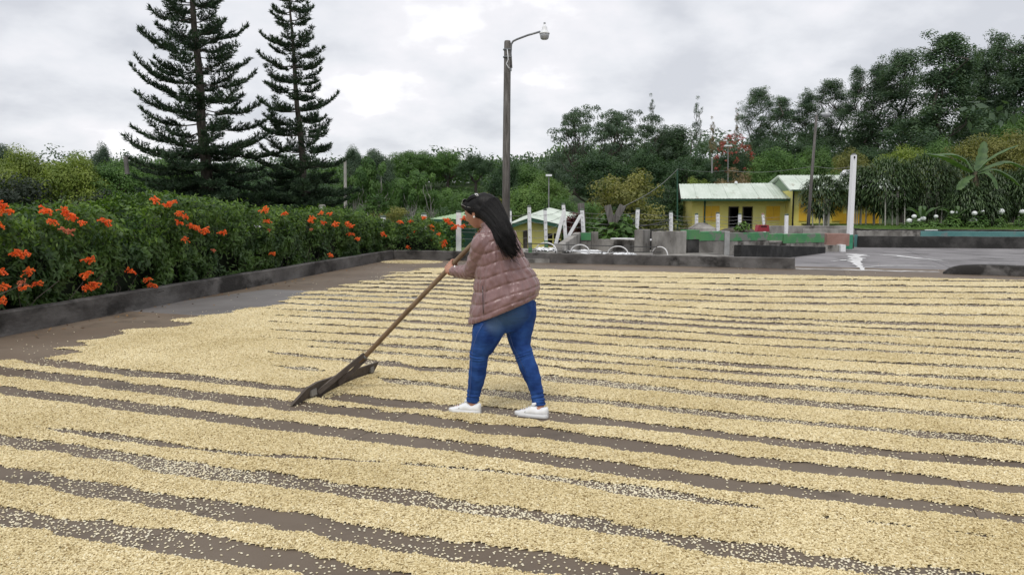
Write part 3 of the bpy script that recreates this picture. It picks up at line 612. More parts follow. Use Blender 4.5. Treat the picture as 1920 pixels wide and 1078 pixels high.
T = [
 # left background
 ('leafy_tree', 8, 238, 105, 70, 'R2', L_blue, 'dark tree top on the skyline at the far left edge'),
 ('leafy_tree', 35, 250, 70, 160, 'R1', L_yel, 'yellow green round tree at the left edge, left of two alike'),
 ('leafy_tree', 135, 252, 72, 165, 'R2', L_yel, 'yellow green round tree, right of the two above the dark shrubs'),
 ('leafy_tree', 198, 228, 95, 45, 'T1', L_blue, 'small dark tree poking above the yellow green trees'),
 ('leafy_tree', 232, 258, 74, 130, 'R3', L_mid, 'mid green tree directly left of the tallest pine'),
 ('leafy_tree', 330, 270, 80, 180, 'R1', L_mid, 'mid green tree behind the trunk of the taller pine'),
 ('leafy_tree', 455, 285, 78, 190, 'R2', L_dark, 'dark green tree seen between the two pines'),
 ('leafy_tree', 570, 290, 76, 150, 'R3', L_dark, 'dark green tree behind the shorter pine'),
 ('dark_shrub', 40, 288, 36, 290, 'B1', L_vdark, 'very dark tall shrub behind the hedge at the left edge', 'shrub'),
 ('dark_shrub', 165, 306, 34, 230, 'B2', L_vdark, 'very dark shrub behind the hedge below the right yellow green tree', 'shrub'),
 ('green_shrub', 225, 345, 28, 170, 'B1', L_dark, 'dull green shrub just behind the hedge, left of the pines', 'shrub'),
 ('green_shrub', 262, 335, 31, 150, 'B2', L_mid, 'mid green shrub at the left foot of the taller pine', 'shrub'),
 ('dark_shrub', 330, 318, 37, 200, 'B2', L_vdark, 'dark undergrowth shrub under the taller pine', 'shrub'),
 ('dark_shrub', 470, 318, 38, 190, 'B1', L_dark, 'dark undergrowth shrub between the two pine trunks', 'shrub'),
 ('dark_shrub', 600, 330, 40, 150, 'B2', L_dark, 'dark undergrowth shrub right of the shorter pine trunk', 'shrub'),
 # centre
 ('leafy_tree', 665, 246, 125, 42, 'R1', L_blue, 'small grey green tree crown on the skyline right of the pines'),
 ('leafy_tree', 712, 253, 122, 62, 'R2', L_blue, 'wider grey green crown on the skyline, second right of the pines'),
 ('pale_trunk_tree', 690, 272, 52, 120, 'S', L_mid, 'loose green tree with pale drooping limbs right of the pines', 'tree', M_barkw),
 ('leafy_tree', 780, 268, 160, 110, 'R3', L_mid, 'far hilltop tree left of the one behind the pale bare tree'),
 ('leafy_tree', 840, 272, 158, 85, 'R1', L_mid, 'far round hilltop tree above the plantation rows'),
 ('leafy_tree', 893, 276, 150, 80, 'R2', L_dark, 'far dark hilltop tree left of the wooden lamp pole'),
 ('pale_trunk_tree', 790, 300, 60, 120, 'S', L_mid, 'pale white limbed tree standing alone before the plantation slope', 'tree', M_barkw),
 ('leafy_tree', 944, 262, 78, 75, 'R1', L_dark, 'dark brownish round tree directly behind the lamp pole'),
 ('leafy_tree', 1000, 277, 90, 95, 'R3', L_mid, 'green tree first right of the lamp pole'),
 ('leafy_tree', 1052, 270, 120, 90, 'R2', L_blue, 'far grey green tree left of the flat topped trees'),
 ('leafy_tree', 1030, 295, 72, 80, 'R2', L_bright, 'bright green tree in the mid distance right of the lamp pole'),
 ('olive_shrub', 737, 350, 36, 115, 'B1', L_olive, 'olive brown bush above the hedge in front of the plantation', 'shrub'),
 ('green_shrub', 690, 366, 30, 100, 'B2', L_mid, 'green bush at the foot of the pale drooping tree', 'shrub'),
 ('dark_shrub', 845, 350, 44, 170, 'B2', L_dark, 'dark wide bush behind the head of the woman', 'shrub'),
 ('green_shrub', 862, 318, 58, 100, 'B1', L_mid, 'green bush at the bottom of the plantation slope', 'shrub'),
 ('olive_shrub', 912, 318, 50, 85, 'B2', L_olive, 'olive bush directly left of the lamp pole', 'shrub'),
 ('green_tree', 985, 305, 44, 110, 'R1', L_bright, 'bright green tree behind the white fence posts, right of the pole'),
 ('green_tree', 1045, 330, 44, 100, 'R3', L_mid, 'green tree behind the thin lamp mast and fence posts'),
 ('dark_shrub', 1110, 335, 43, 100, 'B1', L_mid, 'green bush behind the two leaning grey planks', 'shrub'),
 ('dark_shrub', 1165, 340, 45, 130, 'B2', L_dark, 'dark bush behind the big leaved plant', 'shrub'),
 ('dark_shrub', 1245, 325, 50, 140, 'B1', L_dark, 'dark bush at the left gable of the yellow house', 'shrub'),
 ('leafy_tree', 1170, 283, 46, 235, 'B1', L_olive, 'wide olive yellow tree left of the yellow house'),
 ('umbrella_tree', 1108, 204, 86, 130, 'U', L_blue, 'dark flat topped tree, left of the two on the skyline'),
 ('umbrella_tree', 1186, 212, 90, 120, 'U', L_blue, 'dark flat topped tree, right of the two on the skyline'),
 ('conifer_tree', 1219, 186, 100, 45, 'K', L_blue, 'thin wispy tree rising between the flat topped trees'),
 ('leafy_tree', 1250, 200, 92, 95, 'R3', L_dark, 'dense dark tree right of the flat topped pair'),
 ('conifer_tree', 1302, 192, 84, 62, 'K', L_blue, 'pointed wispy tree left of the red blossoming tree'),
 ('conifer_tree', 1332, 228, 86, 40, 'K', L_brown, 'thin half bare tree beside the pointed wispy tree'),
 ('leafy_tree', 1130, 250, 74, 120, 'R2', L_dark, 'dark tree below the left flat topped tree'),
 ('leafy_tree', 1215, 255, 76, 120, 'R1', L_dark, 'dark tree below the right flat topped tree'),
 ('leafy_tree', 1290, 262, 76, 130, 'R3', L_dark, 'dark tree behind the left end of the yellow house roof'),
 ('brown_shrub', 1385, 283, 56, 115, 'B2', L_brown, 'dry brownish shrub behind the roof of the yellow house', 'shrub'),
 ('yellow_shrub', 1308, 314, 62, 90, 'B1', L_yel, 'yellow green shrub above the left roof of the yellow house', 'shrub'),
 # right skyline
 ('conifer_tree', 1377, 211, 108, 36, 'K', L_brown, 'half bare tree on the skyline above the red blossoms'),
 ('eucalyptus_tree', 1415, 166, 98, 66, 'E1', L_euc, 'eucalyptus with open crown, leftmost of the skyline row'),
 ('eucalyptus_tree', 1462, 182, 100, 80, 'E2', L_euc, 'broad low eucalyptus, second from the left of the skyline row'),
 ('eucalyptus_tree', 1506, 172, 98, 66, 'E3', L_euc, 'round headed eucalyptus, third from the left of the skyline row'),
 ('eucalyptus_tree', 1552, 150, 96, 74, 'E1', L_euc, 'eucalyptus right above the thin lamp pole with bare limbs'),
 ('eucalyptus_tree', 1598, 127, 94, 62, 'E2', L_euc, 'slim eucalyptus with gaps of sky either side, fifth in the row'),
 ('eucalyptus_tree', 1640, 118, 92, 74, 'E3', L_euc, 'eucalyptus sixth in the row behind the white post'),
 ('eucalyptus_tree', 1682, 98, 90, 80, 'E1', L_euc, 'tall eucalyptus touching the left side of the biggest crown'),
 ('eucalyptus_tree', 1762, 58, 82, 150, 'F1', L_euc, 'biggest pyramid shaped eucalyptus at the right skyline'),
 ('eucalyptus_tree', 1815, 92, 90, 70, 'F2', L_euc, 'lower eucalyptus just right of the biggest crown'),
 ('eucalyptus_tree', 1852, 60, 86, 95, 'F2', L_euc, 'tall narrow topped eucalyptus near the right edge'),
 ('eucalyptus_tree', 1900, 72, 82, 120, 'F1', L_euc, 'dense dark eucalyptus cut by the right edge'),
 ('eucalyptus_tree', 1985, 80, 80, 120, 'F2', L_euc, 'dense eucalyptus just beyond the right edge'),
 ('leafy_tree', 1440, 232, 86, 110, 'R2', L_dark, 'dark tree at the foot of the leftmost eucalyptus'),
 ('leafy_tree', 1515, 225, 84, 100, 'R1', L_dark, 'dark tree at the foot of the third eucalyptus'),
 ('leafy_tree', 1452, 252, 66, 120, 'R3', L_mid, 'spreading fresh green tree above the right roof of the house'),
 ('leafy_tree', 1530, 250, 68, 110, 'R2', L_mid, 'green tree behind the thin wooden lamp pole'),
 ('leafy_tree', 1592, 262, 62, 110, 'R1', L_olive, 'olive tree left of the white post top'),
 ('leafy_tree', 1625, 245, 74, 80, 'R3', L_dark, 'dark tree between the white post and the yellow green trees'),
 ('leafy_tree', 1690, 248, 62, 130, 'R2', L_yel, 'yellow green tree above the strap leaved hedge'),
 ('leafy_tree', 1760, 240, 64, 120, 'R1', L_mid, 'green tree between the yellow green and golden trees'),
 ('leafy_tree', 1840, 222, 58, 170, 'R3', L_olive, 'golden olive tree above the banana plant'),
 ('leafy_tree', 1920, 212, 60, 170, 'R2', L_olive, 'golden olive tree cut by the right edge'),
 ('leafy_tree', 1905, 195, 74, 150, 'R1', L_mid, 'bright green tree behind the golden trees at the right edge'),
 ('leafy_tree', 1560, 300, 58, 120, 'B1', L_mid, 'green bush behind the ridge of the right roof', 'shrub'),
 ('leafy_tree', 1350, 268, 74, 80, 'R2', L_dark, 'dark tree left of the red blossoming tree'),
]
for t in T:
    nm, px, yt, D, wp, kd, mm, lab = t[:8]
    tree(nm, px, yt, D, wp, kd, mm, lab, t[8] if len(t) > 8 else 'tree', t[9] if len(t) > 9 else None)
# red blossoming tree
fr = tree('flame_tree', 1374, 248, 68, 78, 'R1', L_dark, 'dark tree covered with red blossoms behind the yellow house')
rg = np.random.default_rng(3); H = at(1374, 248, 68).z - fr.location.z; W = 78 / F_PX * 68
d_ = unit(rg.normal(size=(110, 3))); d_[:, 2] = np.abs(d_[:, 2]); cl = d_ * np.array([.46 * W, .46 * W, .40 * H]) + np.array([0, 0, .58 * H])
link('blossom', crown_mesh('blossom', cl, rg.uniform(.12, .32, 110), 1700, .07, rg), L_redf, fr)

# distant wood as one mass, plantation rows
rg = np.random.default_rng(5); cs = []; rs = []
for i in range(420):
    y = rg.uniform(135, 250); x = rg.uniform(-.75, .75) * y
    if 84 < y < 160 and -.24 * y < x < -.03 * y: continue
    b = float(terr(x, y)); h = rg.uniform(4, 7.5)
    for k in range(7): cs.append((x + rg.normal(0, 2.4), y + rg.normal(0, 2), b + h * rg.uniform(.35, .95))); rs.append(rg.uniform(1.2, 2.4))
for i in range(110):
    y = rg.uniform(45, 120); x = y * rg.uniform(.74, 1.25); b = float(terr(x, y)); h = rg.uniform(6, 15)
    for k in range(8): cs.append((x + rg.normal(0, 2.4), y + rg.normal(0, 2), b + h * rg.uniform(.1, .95))); rs.append(rg.uniform(1.4, 2.6))
tag(link('distant_wood', crown_mesh('distant_wood', np.array(cs), np.array(rs), 66000, .38, rg), L_blue), 'distant dark wood covering the far hills', 'wood', kind='stuff')
cs = []; rs = []
for i in range(230):
    y = rg.uniform(162, 215); x = rg.uniform(-.32, .12) * y; b = float(terr(x, y)); h = rg.uniform(4, 6)
    for k in range(7): cs.append((x + rg.normal(0, 2.6), y + rg.normal(0, 2), b + h * rg.uniform(.05, .9))); rs.append(rg.uniform(1.2, 2.3))
tag(link('distant_wood', crown_mesh('distant_wood', np.array(cs), np.array(rs), 30000, .36, rg), L_mid), 'distant green wood along the top of the plantation slope', 'wood', kind='stuff')
cs = []; rs = []
for j in range(34):
    y = 72 + j * 2.6
    for x in np.arange(-.26 * y, -.01 * y, .8): cs.append((x, y + rg.normal(0, .12), float(terr(x, y)) + .55 + rg.normal(0, .08))); rs.append(rg.uniform(.5, .75))
tag(link('plantation_rows', crown_mesh('plantation_rows', np.array(cs), np.array(rs), 42000, .14, rg), L_mid), 'rows of low coffee bushes on the slope across the valley', 'plantation', kind='stuff')

# ------------------------------------------------------------------ the two pines
def pine(px_base, D, lean, ztop, spread, skirt, label, seed, r0):
    rg = np.random.default_rng(seed); p = at(px_base, 400, D); b = float(terr(p.x, D)); r = empty('pine_tree', (p.x, D, b), 0, label, 'pine tree')
    H = ztop - b; tb = MB(); ctr = lambda z: Vector((lean * z, 0, z))
    tb.tube([ctr(H * i / 14) + Vector((rg.normal(0, .02), rg.normal(0, .02), 0)) for i in range(15)], [r0 * (1 - .93 * i / 14) for i in range(15)], 10)
    tufts_c, tufts_d, tufts_s = [], [], []; z = 1.0
    while z < H - .15:
        L = spread(z + b); nb = 7 if z + b < skirt else 6; a0 = rg.uniform(0, 6.28)
        for i in range(nb):
            a = a0 + 2 * PI * i / nb + rg.uniform(-.22, .22); Lb = L * rg.uniform(.62, 1.14); dh = Vector((math.cos(a), math.sin(a), 0)); low = z + b < skirt
            dr = rg.uniform(.08, .30) if not low else rg.uniform(.2, .34); upt = rg.uniform(.34, .52) if not low else rg.uniform(.2, .34)
            z0 = z + rg.uniform(-.22, .22); f = lambda s: ctr(z0) + dh * (Lb * s) + Vector((0, 0, Lb * (-dr * s + upt * s ** 3)))
            pts = [f(s / 6) for s in range(7)]; tb.tube(pts, [.035 * (1 - .8 * s / 6) * (.6 + L / 5) for s in range(7)], 4, False)
            s = .36 if not low else .14; side = Vector((-dh.y, dh.x, 0))
            while s < 1.0:
                q = f(s); tn = (f(min(1, s + .03)) - f(s - .03)).normalized(); fl = (.62 * (1 - s) + .26) * min(1, L / 2.0)
                for sg in (-1, 1):
                    dd = (tn * .55 + side * sg * rg.uniform(.5, 1.0) + Vector((0, 0, rg.uniform(.0, .45)))).normalized()
                    nseg = max(2, int(fl / .085))
                    for k in range(nseg): tufts_c.append(q + dd * (fl * (k + .5) / nseg) + Vector((0, 0, .05 * (k / nseg) ** 2))); tufts_d.append(dd); tufts_s.append(1)
                tufts_c.append(q + Vector((0, 0, .03))); tufts_d.append((tn + Vector((0, 0, .5))).normalized()); s += .085 / Lb * 1.25 + .012
            for k in range(3): tufts_c.append(f(1) + Vector((0, 0, .04 * k))); tufts_d.append((f(1) - f(.94)).normalized())
        z += rg.uniform(.52, .80) * (1 if z + b > skirt else .72)
    c = np.array([tuple(v) for v in tufts_c]); dd = np.array([tuple(v) for v in tufts_d]); K = 6
    c = np.repeat(c, K, 0); dd = np.repeat(dd, K, 0); n = len(c); rv = unit(rg.normal(size=(n, 3))); nd = unit(dd * .75 + rv * .75 + np.array([0, 0, .25])); w_ = unit(np.cross(nd, rg.normal(size=(n, 3)))) * .021
    c = c + rg.normal(size=(n, 3)) * .02; V = np.stack([c - w_, c + w_, c + nd * rg.uniform(.11, .20, n)[:, None]], 1).reshape(-1, 3)
    link('crown', mesh('crown', V, np.arange(3 * n).reshape(n, 3)), L_pine, r); tb.build('trunk', M_bark, r); print('pine tris', n)
def lerp_(x, a): return float(np.interp(x, [q[0] for q in a], [q[1] for q in a]))
pine(400, 34, -.045, 15.5, lambda z: lerp_(z, [(-1, 3.5), (1.5, 3.7), (4.2, 3.4), (5.4, 2.7), (8, 2.25), (10.5, 1.8), (15.5, .15)]), 4.3, 'taller wider dark pine behind the flowering hedge', 21, .33)
pine(580, 36, -.05, 12.6, lambda z: lerp_(z, [(-1, 2.7), (1.5, 2.5), (3.6, 2.1), (5, 1.8), (8, 1.55), (10.5, 1.1), (12.6, .12)]), 3.6, 'shorter narrower dark pine, right of the taller one', 22, .24)

# ------------------------------------------------------------------ flowering hedge along the left kerb
hn_ = Vector((-ldir.y, ldir.x, 0))                  # away from the patio
if hn_.x > 0: hn_ = -hn_
path = [PL + hn_ * .85, PC + hn_ * .85 + Vector((0, .75, 0)), PC + bdir * 1.55 + Vector((.2, 1.05, 0))]
seg = [(path[1] - path[0]).length, (path[2] - path[1]).length]; LT = sum(seg)
def hp_(s):
    s = max(0, min(LT, s))
    if s <= seg[0]: t = s / seg[0]; p = path[0].lerp(path[1], t); d = (path[1] - path[0]).normalized()
    else: t = (s - seg[0]) / seg[1]; p = path[1].lerp(path[2], t); d = (path[2] - path[1]).normalized()
    return p, Vector((-d.y, d.x, 0))
tops = [(-200, 375), (0, 378), (60, 372), (130, 381), (190, 392), (250, 377), (330, 370), (400, 384), (450, 391), (500, 394), (560, 392), (620, 396), (670, 404), (720, 414), (760, 412), (800, 408), (820, 424), (836, 452)]
def htop(s):
    p, _ = hp_(s)
    if p.y < 3: return 1.62
    px = 960 + F_PX * p.x / p.y; yy = lerp_(px, tops); return at(px, yy, p.y).z
ss = np.linspace(0, LT, 400); HT = np.array([htop(s) for s in ss]) + (fbm(ss, ss * 0, 1.1, 2, 3) - .5) * .32 - .03
L_newg_lit = leafmat('lit_new_leaves', (.065, .13, .018), (.15, .25, .035), s=2.2)  # light on the hedge top put into the colour of its young leaves
hr = empty('flowering_hedge', (PC.x - 1, PC.y - 6, 0), 0, 'long dense green creeper hedge with orange trumpet flowers behind the left kerb', 'hedge')
rg = np.random.default_rng(8)
n = 96000; s_ = rg.uniform(LT * .30, LT, n); P0 = np.array([tuple(hp_(s)[0]) for s in ss]); PN = np.array([tuple(hp_(s)[1]) for s in ss])
pc = np.stack([np.interp(s_, ss, P0[:, k]) for k in range(3)], -1); pn = -unit(np.stack([np.interp(s_, ss, PN[:, k]) for k in range(3)], -1)); ht = np.interp(s_, ss, HT)
# cross section angle: 0 at the front foot, over the top, to the back
t_ = rg.random(n) * 1.18; wd = .62
def sect(t_, ht):
    fr_ = np.where(t_ < .62, wd * (1 + .08 * np.sin(t_ / .62 * 3)), wd * np.cos(np.clip((t_ - .62) / .45, 0, 1) * PI)); z = np.where(t_ < .62, .12 + (ht - .32) * (t_ / .62), ht - .2 + .2 * np.sin(np.clip((t_ - .62) / .45, 0, 1) * PI) ** .7)
    return fr_, z
fr_, hz = sect(t_, ht)
bump = (fbm(s_, hz, 1.6, 1, 3) - .5) * .95 + (fbm(s_, hz + t_, 5, 2, 2) - .5) * .42
dep = -np.abs(rg.normal(0, .10, n)) + bump * .55
dirf = np.where(t_ < .62, 1.0, np.clip(1 - (t_ - .62) / .22, -1, 1)); dirz = np.where(t_ < .62, .15, 1.0)
c = pc + pn * (fr_ + dep * dirf)[:, None]; c[:, 2] = hz + dep * dirz * .8
nr = unit(pn * dirf[:, None] + np.array([0, 0, 1.0]) * (dirz[:, None] * .7 + .25) + rg.normal(size=(n, 3)) * .5)
V, F = leafquads(c, nr, rg.uniform(.036, .072, n), rg.uniform(.014, .027, n), rg, droop=.5)
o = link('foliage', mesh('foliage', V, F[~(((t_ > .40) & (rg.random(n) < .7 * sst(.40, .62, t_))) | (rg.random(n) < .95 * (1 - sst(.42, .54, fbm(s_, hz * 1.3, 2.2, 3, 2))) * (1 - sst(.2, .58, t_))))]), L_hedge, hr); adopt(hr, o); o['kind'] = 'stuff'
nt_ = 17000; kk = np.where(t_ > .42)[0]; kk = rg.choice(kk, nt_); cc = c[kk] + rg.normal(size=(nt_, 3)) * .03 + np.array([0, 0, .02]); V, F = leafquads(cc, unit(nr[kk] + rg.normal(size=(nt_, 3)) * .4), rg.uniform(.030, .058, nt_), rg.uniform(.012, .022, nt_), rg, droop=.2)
o = link('lit_new_growth', mesh('lit_new_growth', V, F), L_newg_lit, hr); adopt(hr, o); o['kind'] = 'stuff'
# dark hull that closes the hedge, shade between the leaves put into its colour
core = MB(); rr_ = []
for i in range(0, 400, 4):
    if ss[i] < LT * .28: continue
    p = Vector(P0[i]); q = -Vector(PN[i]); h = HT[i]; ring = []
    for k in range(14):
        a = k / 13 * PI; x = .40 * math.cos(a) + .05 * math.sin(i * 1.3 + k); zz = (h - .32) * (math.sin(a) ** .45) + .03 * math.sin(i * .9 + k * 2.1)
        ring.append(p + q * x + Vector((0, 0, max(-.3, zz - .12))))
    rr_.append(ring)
core.rings(rr_); o = core.build('dark_core', mat('dark_core', (.006, .012, .005), .95, (.016, .026, .010), scale=6), hr, True); adopt(hr, o)
# twigs near the foot
tw = MB()
for i in range(150):
    s = rg.uniform(LT * .3, LT * .97); p, q = hp_(s); q = -q; a = p + q * rg.uniform(.35, .6) + Vector((0, 0, .05)); b = a + Vector((rg.normal(0, .25), rg.normal(0, .25), rg.uniform(.15, .6))); mdl = a.lerp(b, .5) + Vector(rg.normal(0, .07, 3))
    tw.tube([a, mdl, b], [.008, .006, .003], 4, False)
o = tw.build('twigs', M_bark, hr); o['kind'] = 'stuff'; adopt(hr, o)
# flower clusters
def cluster(seed):
    rg = np.random.default_rng(seed); mb = MB()
    for i in range(15):
        a = rg.uniform(0, 2 * PI); el = rg.uniform(-.75, .65); d = Vector((math.cos(a) * math.cos(el), math.sin(a) * math.cos(el), math.sin(el))); L = rg.uniform(.05, .085)
        b0 = Vector(rg.normal(0, .018, 3)); pts = [b0, b0 + d * L * .6 + Vector((0, 0, .004)), b0 + d * L * .93 + Vector((0, 0, -.008)), b0 + d * L * 1.05 + Vector((0, 0, -.012))]
        mb.tube(pts, [.0035, .0075, .010, .019], 6, False)
    me = bpy.data.meshes.new('flower_cluster'); me.from_pydata([tuple(v) for v in mb.V], [], mb.F); me.update(); return me
CLU = [cluster(k) for k in range(4)]; CLUD = [cluster(k) for k in (5, 6)]
for me in CLU: me.materials.append(M_flower)
for me in CLUD: me.materials.append(M_flowerd)
def on_front(px, py):
    off = PL0 + hn_ * .10
    best = None
    for D in np.linspace(7.5, 25.2, 400):
        p = at(px, py, D); sd_ = (Vector((p.x, p.y, 0)) - off).dot(hn_)
        if sd_ > 0: return p
    return at(px, py, 24.55)
fl = [(x / 3.17, 340 + y / 3.17) for x, y in ((10,145),(45,175),(280,175),(318,238),(385,170),(410,195),(430,220),(490,245),(10,260),(95,430),(145,430),(10,530),(175,535),(145,630),(230,605),(30,620),(15,710),(540,465),(520,550),(560,610),(520,630),(780,530),(880,580),(910,615),(930,115),(990,140),(1020,130),(1070,190),(1100,210),(1065,245),(1145,265),(1220,290),(1105,345),(1325,305),(630,238),(1170,275))]
fl += [(440 + x / 4.174, 360 + y / 4.174) for x, y in ((230,140),(385,170),(250,230),(590,225),(670,165),(740,170),(690,240),(785,250),(885,250),(905,270),(905,330),(955,365),(1160,330),(1290,235),(1375,230),(1470,200),(1525,270),(1540,300),(1590,330),(1415,305),(1350,350),(1525,365),(1600,400),(1620,420),(1640,390),(1580,430),(290,480),(745,490),(1350,430),(600,205))]
fl += [(-60, 400), (-90, 470), (-120, 430), (-40, 520), (-70, 560)]
faded = [(121, 431), (134, 433), (399, 469), (505, 431), (582, 430), (46, 527)]
for k, (x, y) in enumerate(fl + faded):
    p = on_front(x, y); d = k >= len(fl); big = 1.0 + .012 * (p.y - 9)
    o = bpy.data.objects.new('flower_cluster', (CLUD[k % 2] if d else CLU[k % 4])); C.objects.link(o); p = p + Vector((.04, -.10, 0)); o.location = p
    o.rotation_euler = (random.uniform(-.4, .4), random.uniform(-.4, .4), random.uniform(0, 6)); sc_ = random.uniform(.68, 1.08) * big * (.7 if d else 1); o.scale = (sc_, sc_, sc_); adopt(hr, o)
    if d: o['label'] = 'faded pinkish flower cluster'

# ------------------------------------------------------------------ fence posts and wires
def post(px, ytop, ybase, D, wpx, label, capm=None, ptop=None, cap=.035, tilt=0, name='fence_post', grp='white fence posts behind the patio', sink=.35, green=0):
    b = at(px, ybase, D); t = at(px if ptop is None else ptop, ytop, D); wd = wpx / F_PX * D
    r = empty(name, (b.x, b.y, b.z - sink), 0, label, 'post', grp); ax = (t - b).normalized(); b2 = b - ax * sink
    def sq(p, w): return [p + Vector((sx * w / 2, sy * w / 2, 0)) for sx, sy in ((-.8, -1), (.8, -1), (1, -.8), (1, .8), (.8, 1), (-.8, 1), (-1, .8), (-1, -.8))]
    L = (t - b2).length; gl = green; k = L - cap * 2
    o = MB().rings([sq(b2 + ax * gl, wd), sq(b2 + ax * k * .5, wd * random.uniform(.95, 1.04)), sq(b2 + ax * k, wd * .97)]).build('shaft', M_white); os_ = [o]
    os_.append(MB().rings([sq(b2 + ax * k, wd * .99), sq(b2 + ax * (L - cap * .5), wd * .97), sq(t, wd * .6)]).build('tip', capm or M_conc_dark))
    if gl: os_.append(MB().rings([sq(b2, wd * 1.02), sq(b2 + ax * gl, wd * 1.02)]).build('painted_foot', M_greenp))
    adopt(r, *os_); return t, b
M_tip = mat('green_grey_tip', (.06, .10, .07), .9, (.13, .15, .12), scale=8)
FP = [
 (484, 403, 450, 20.0, 12, 'weathered post top poking out of the hedge left of the others', None, M_conc),
 (604, 384, 450, 22.5, 11, 'grey post top sticking out of the hedge below the shorter pine', None, M_conc),
 (718, 404, 460, 25.4, 10.5, 'whitewashed post half buried in the hedge near the kerb corner', None, M_tip),
 (795, 399, 460, 25.8, 9.5, 'white post behind the end of the hedge', None, M_tip),
 (860, 395, 466, 25.9, 9.5, 'whole white post just left of the face of the woman', None, M_tip),
 (957, 392, 462, 26.4, 5, 'narrow white post close behind the lamp pole', None, M_tip),
 (994, 385, 466, 26.2, 7, 'white post before the gable of the small yellow house', 992, M_tip),
 (1024, 391, 462, 26.6, 6.5, 'white post at the right of the small house gable', 1022, M_tip),
 (1060, 381, 440, 26.8, 6.5, 'upright white post joined by the left slanting brace', 1056, M_tip),
 (1094, 391, 437, 28, 7, 'upright white post by the dark red plant', 1091, M_tip),
 (1193, 390, 445, 29.5, 6.8, 'white post alone between the big leaved plant and the basin wall', 1196, M_tip),
 (1258, 396, 436, 31, 6.3, 'white post before the dark bush left of the yellow house', None, M_tip),
 (1306, 400, 434, 32, 5.5, 'white post at the left corner of the yellow house', 1306, M_tip),
 (1346, 398, 434, 32, 6, 'white post under the left orange shutters', 1346, M_tip),
 (1387, 400, 432, 32.5, 5.5, 'white post between the two dark doorways', 1387, M_tip),
 (1474, 401, 432, 33, 6, 'white post right of the right orange shutters', 1475, M_tip),
]
tops_ = []
for px, yt, yb, D, wp, lab, ptp, cm in FP:
    t, b = post(px, yt, yb, D, wp, lab, cm, ptp, green=(.55 if 985 < px < 1030 else 0)); tops_.append((t, b))
post(1433, 400, 430, 33, 4.5, 'thin pinkish post beside the red barrow', M_brickp, 1430, grp=None, name='fence_post')
post(1044, 394, 450, 26.2, 6.5, 'left slanting white brace leaning against its post', M_white, 1058, name='fence_brace', grp='slanting white braces')
post(1069, 403, 438, 26.6, 6.5, 'right slanting white brace near the dark red plant', M_white, 1089, name='fence_brace', grp='slanting white braces')
for lv, lab in ((.30, 'topmost barbed wire strung between the white posts'), (.62, 'middle barbed wire strung between the white posts'), (.95, 'lower barbed wire strung between the white posts'), (1.25, 'lowest barbed wire strung between the white posts')):
    mb = MB(); pts = []
    for (a, b_), (c2, d2) in zip(tops_[4:-1], tops_[5:]):
        p = a.lerp(b_, lv / (a - b_).length * 0 + lv / 1.7); q = c2.lerp(d2, lv / 1.7)
        for k in range(6): t = k / 6; pts.append(p.lerp(q, t) - Vector((0, .07, .05 * math.sin(PI * t))))
    mb.tube(pts, .007, 4, False)
    for p in pts[::2]: mb.tube([p + Vector((-.03, 0, .02)), p + Vector((.03, 0, -.02))], .004, 3, False)
    tag(mb.build('barbed_wire', M_wirel), lab, 'wire', 'barbed wires of the back fence')
# pale stump between trees on the left
tag(MB().tube([at(239, 327, 30) , at(235, 294, 30)], [.09, .08], 8).build('broken_post', M_pole), 'pale broken post standing among the dark shrubs left of the pines', 'post')
tag(MB().tube([at(648, 400, 46) , at(647, 300, 46)], [.10, .08], 8).build('bare_trunk', M_barkw), 'pale upright bare trunk just right of the shorter pine', 'trunk')

# ------------------------------------------------------------------ lamp poles
def lamp_pole():
    D = 23.9; b = at(948, 500, D); r = empty('lamp_pole', (b.x, D, -.1), 0, 'tall weathered wooden pole with a curved arm and white lamp behind the woman', 'lamp pole')
    t = at(951.5, 77, D); q = [MB().tube([(b.x, D, -.2), (b.x * .6 + t.x * .4, D, 3), (t.x, D, t.z - .04), (t.x, D, t.z)], [.13, .118, .10, .085], 14).build('pole', M_pole, None, True)]
    A = at(956, 140, D); ap = [(959, 128), (957.5, 100), (958.5, 84), (962, 78), (970, 74), (990, 66.5), (1013, 60)]
    ap = [at(x, y, D - .02 - .35 * max(0, x - 960) / 60) for x, y in ap]; q.append(MB().tube(ap, .03, 8).build('arm', M_metal, None, True))
    for y in (93.5, 107.5): c = at(951.5, y, D); q.append(MB().lathe(c - Vector((0, 0, .02)), [(.108, 0), (.135, .0), (.135, .035), (.108, .035)], 12).build('clamp', M_metal)); 
    for y in (93.5, 107.5): q.append(MB().tube([at(943, y, D), at(960, y, D)], .014, 5).build('bolt', M_metal))
    q.append(MB().tube([at(951, 92, D - .12), at(953, 112, D - .14), at(949.5, 120, D - .14), at(953, 127, D - .14), at(957.5, 130, D - .12)], .014, 6).build('conduit', M_lampw, None, True))
    q.append(MB().box(at(957.5, 131, D - .12), (.06, .06, .09)).build('junction_box', M_metal))
    q.append(MB().tube([at(957, 133, D - .1), at(956, 250, D - .13), at(955, 480, D - .15)], .010, 5).build('cable', M_wire))
    L = at(1021, 60, D - .37); bz = L.z
    q.append(MB().lathe((L.x, L.y, bz), [(.012, .22), (.035, .22), (.04, .175), (.055, .17), (.075, .12), (.08, .06), (.115, .0), (.155, -.045), (.155, -.065), (.13, -.065)], 20).build('lamp_housing', M_lampw, None, True))
    q.append(MB().lathe((L.x, L.y, bz), [(.147, -.062), (.135, -.13), (.12, -.2), (.09, -.225), (.01, -.23)], 20).build('lamp_lens', M_glass, None, True))
    q.append(MB().lathe((L.x, L.y, bz), [(.01, .27), (.03, .265), (.032, .22), (.01, .219)], 10).build('light_sensor', M_metal, None, True)); adopt(r, *q)
lamp_pole()
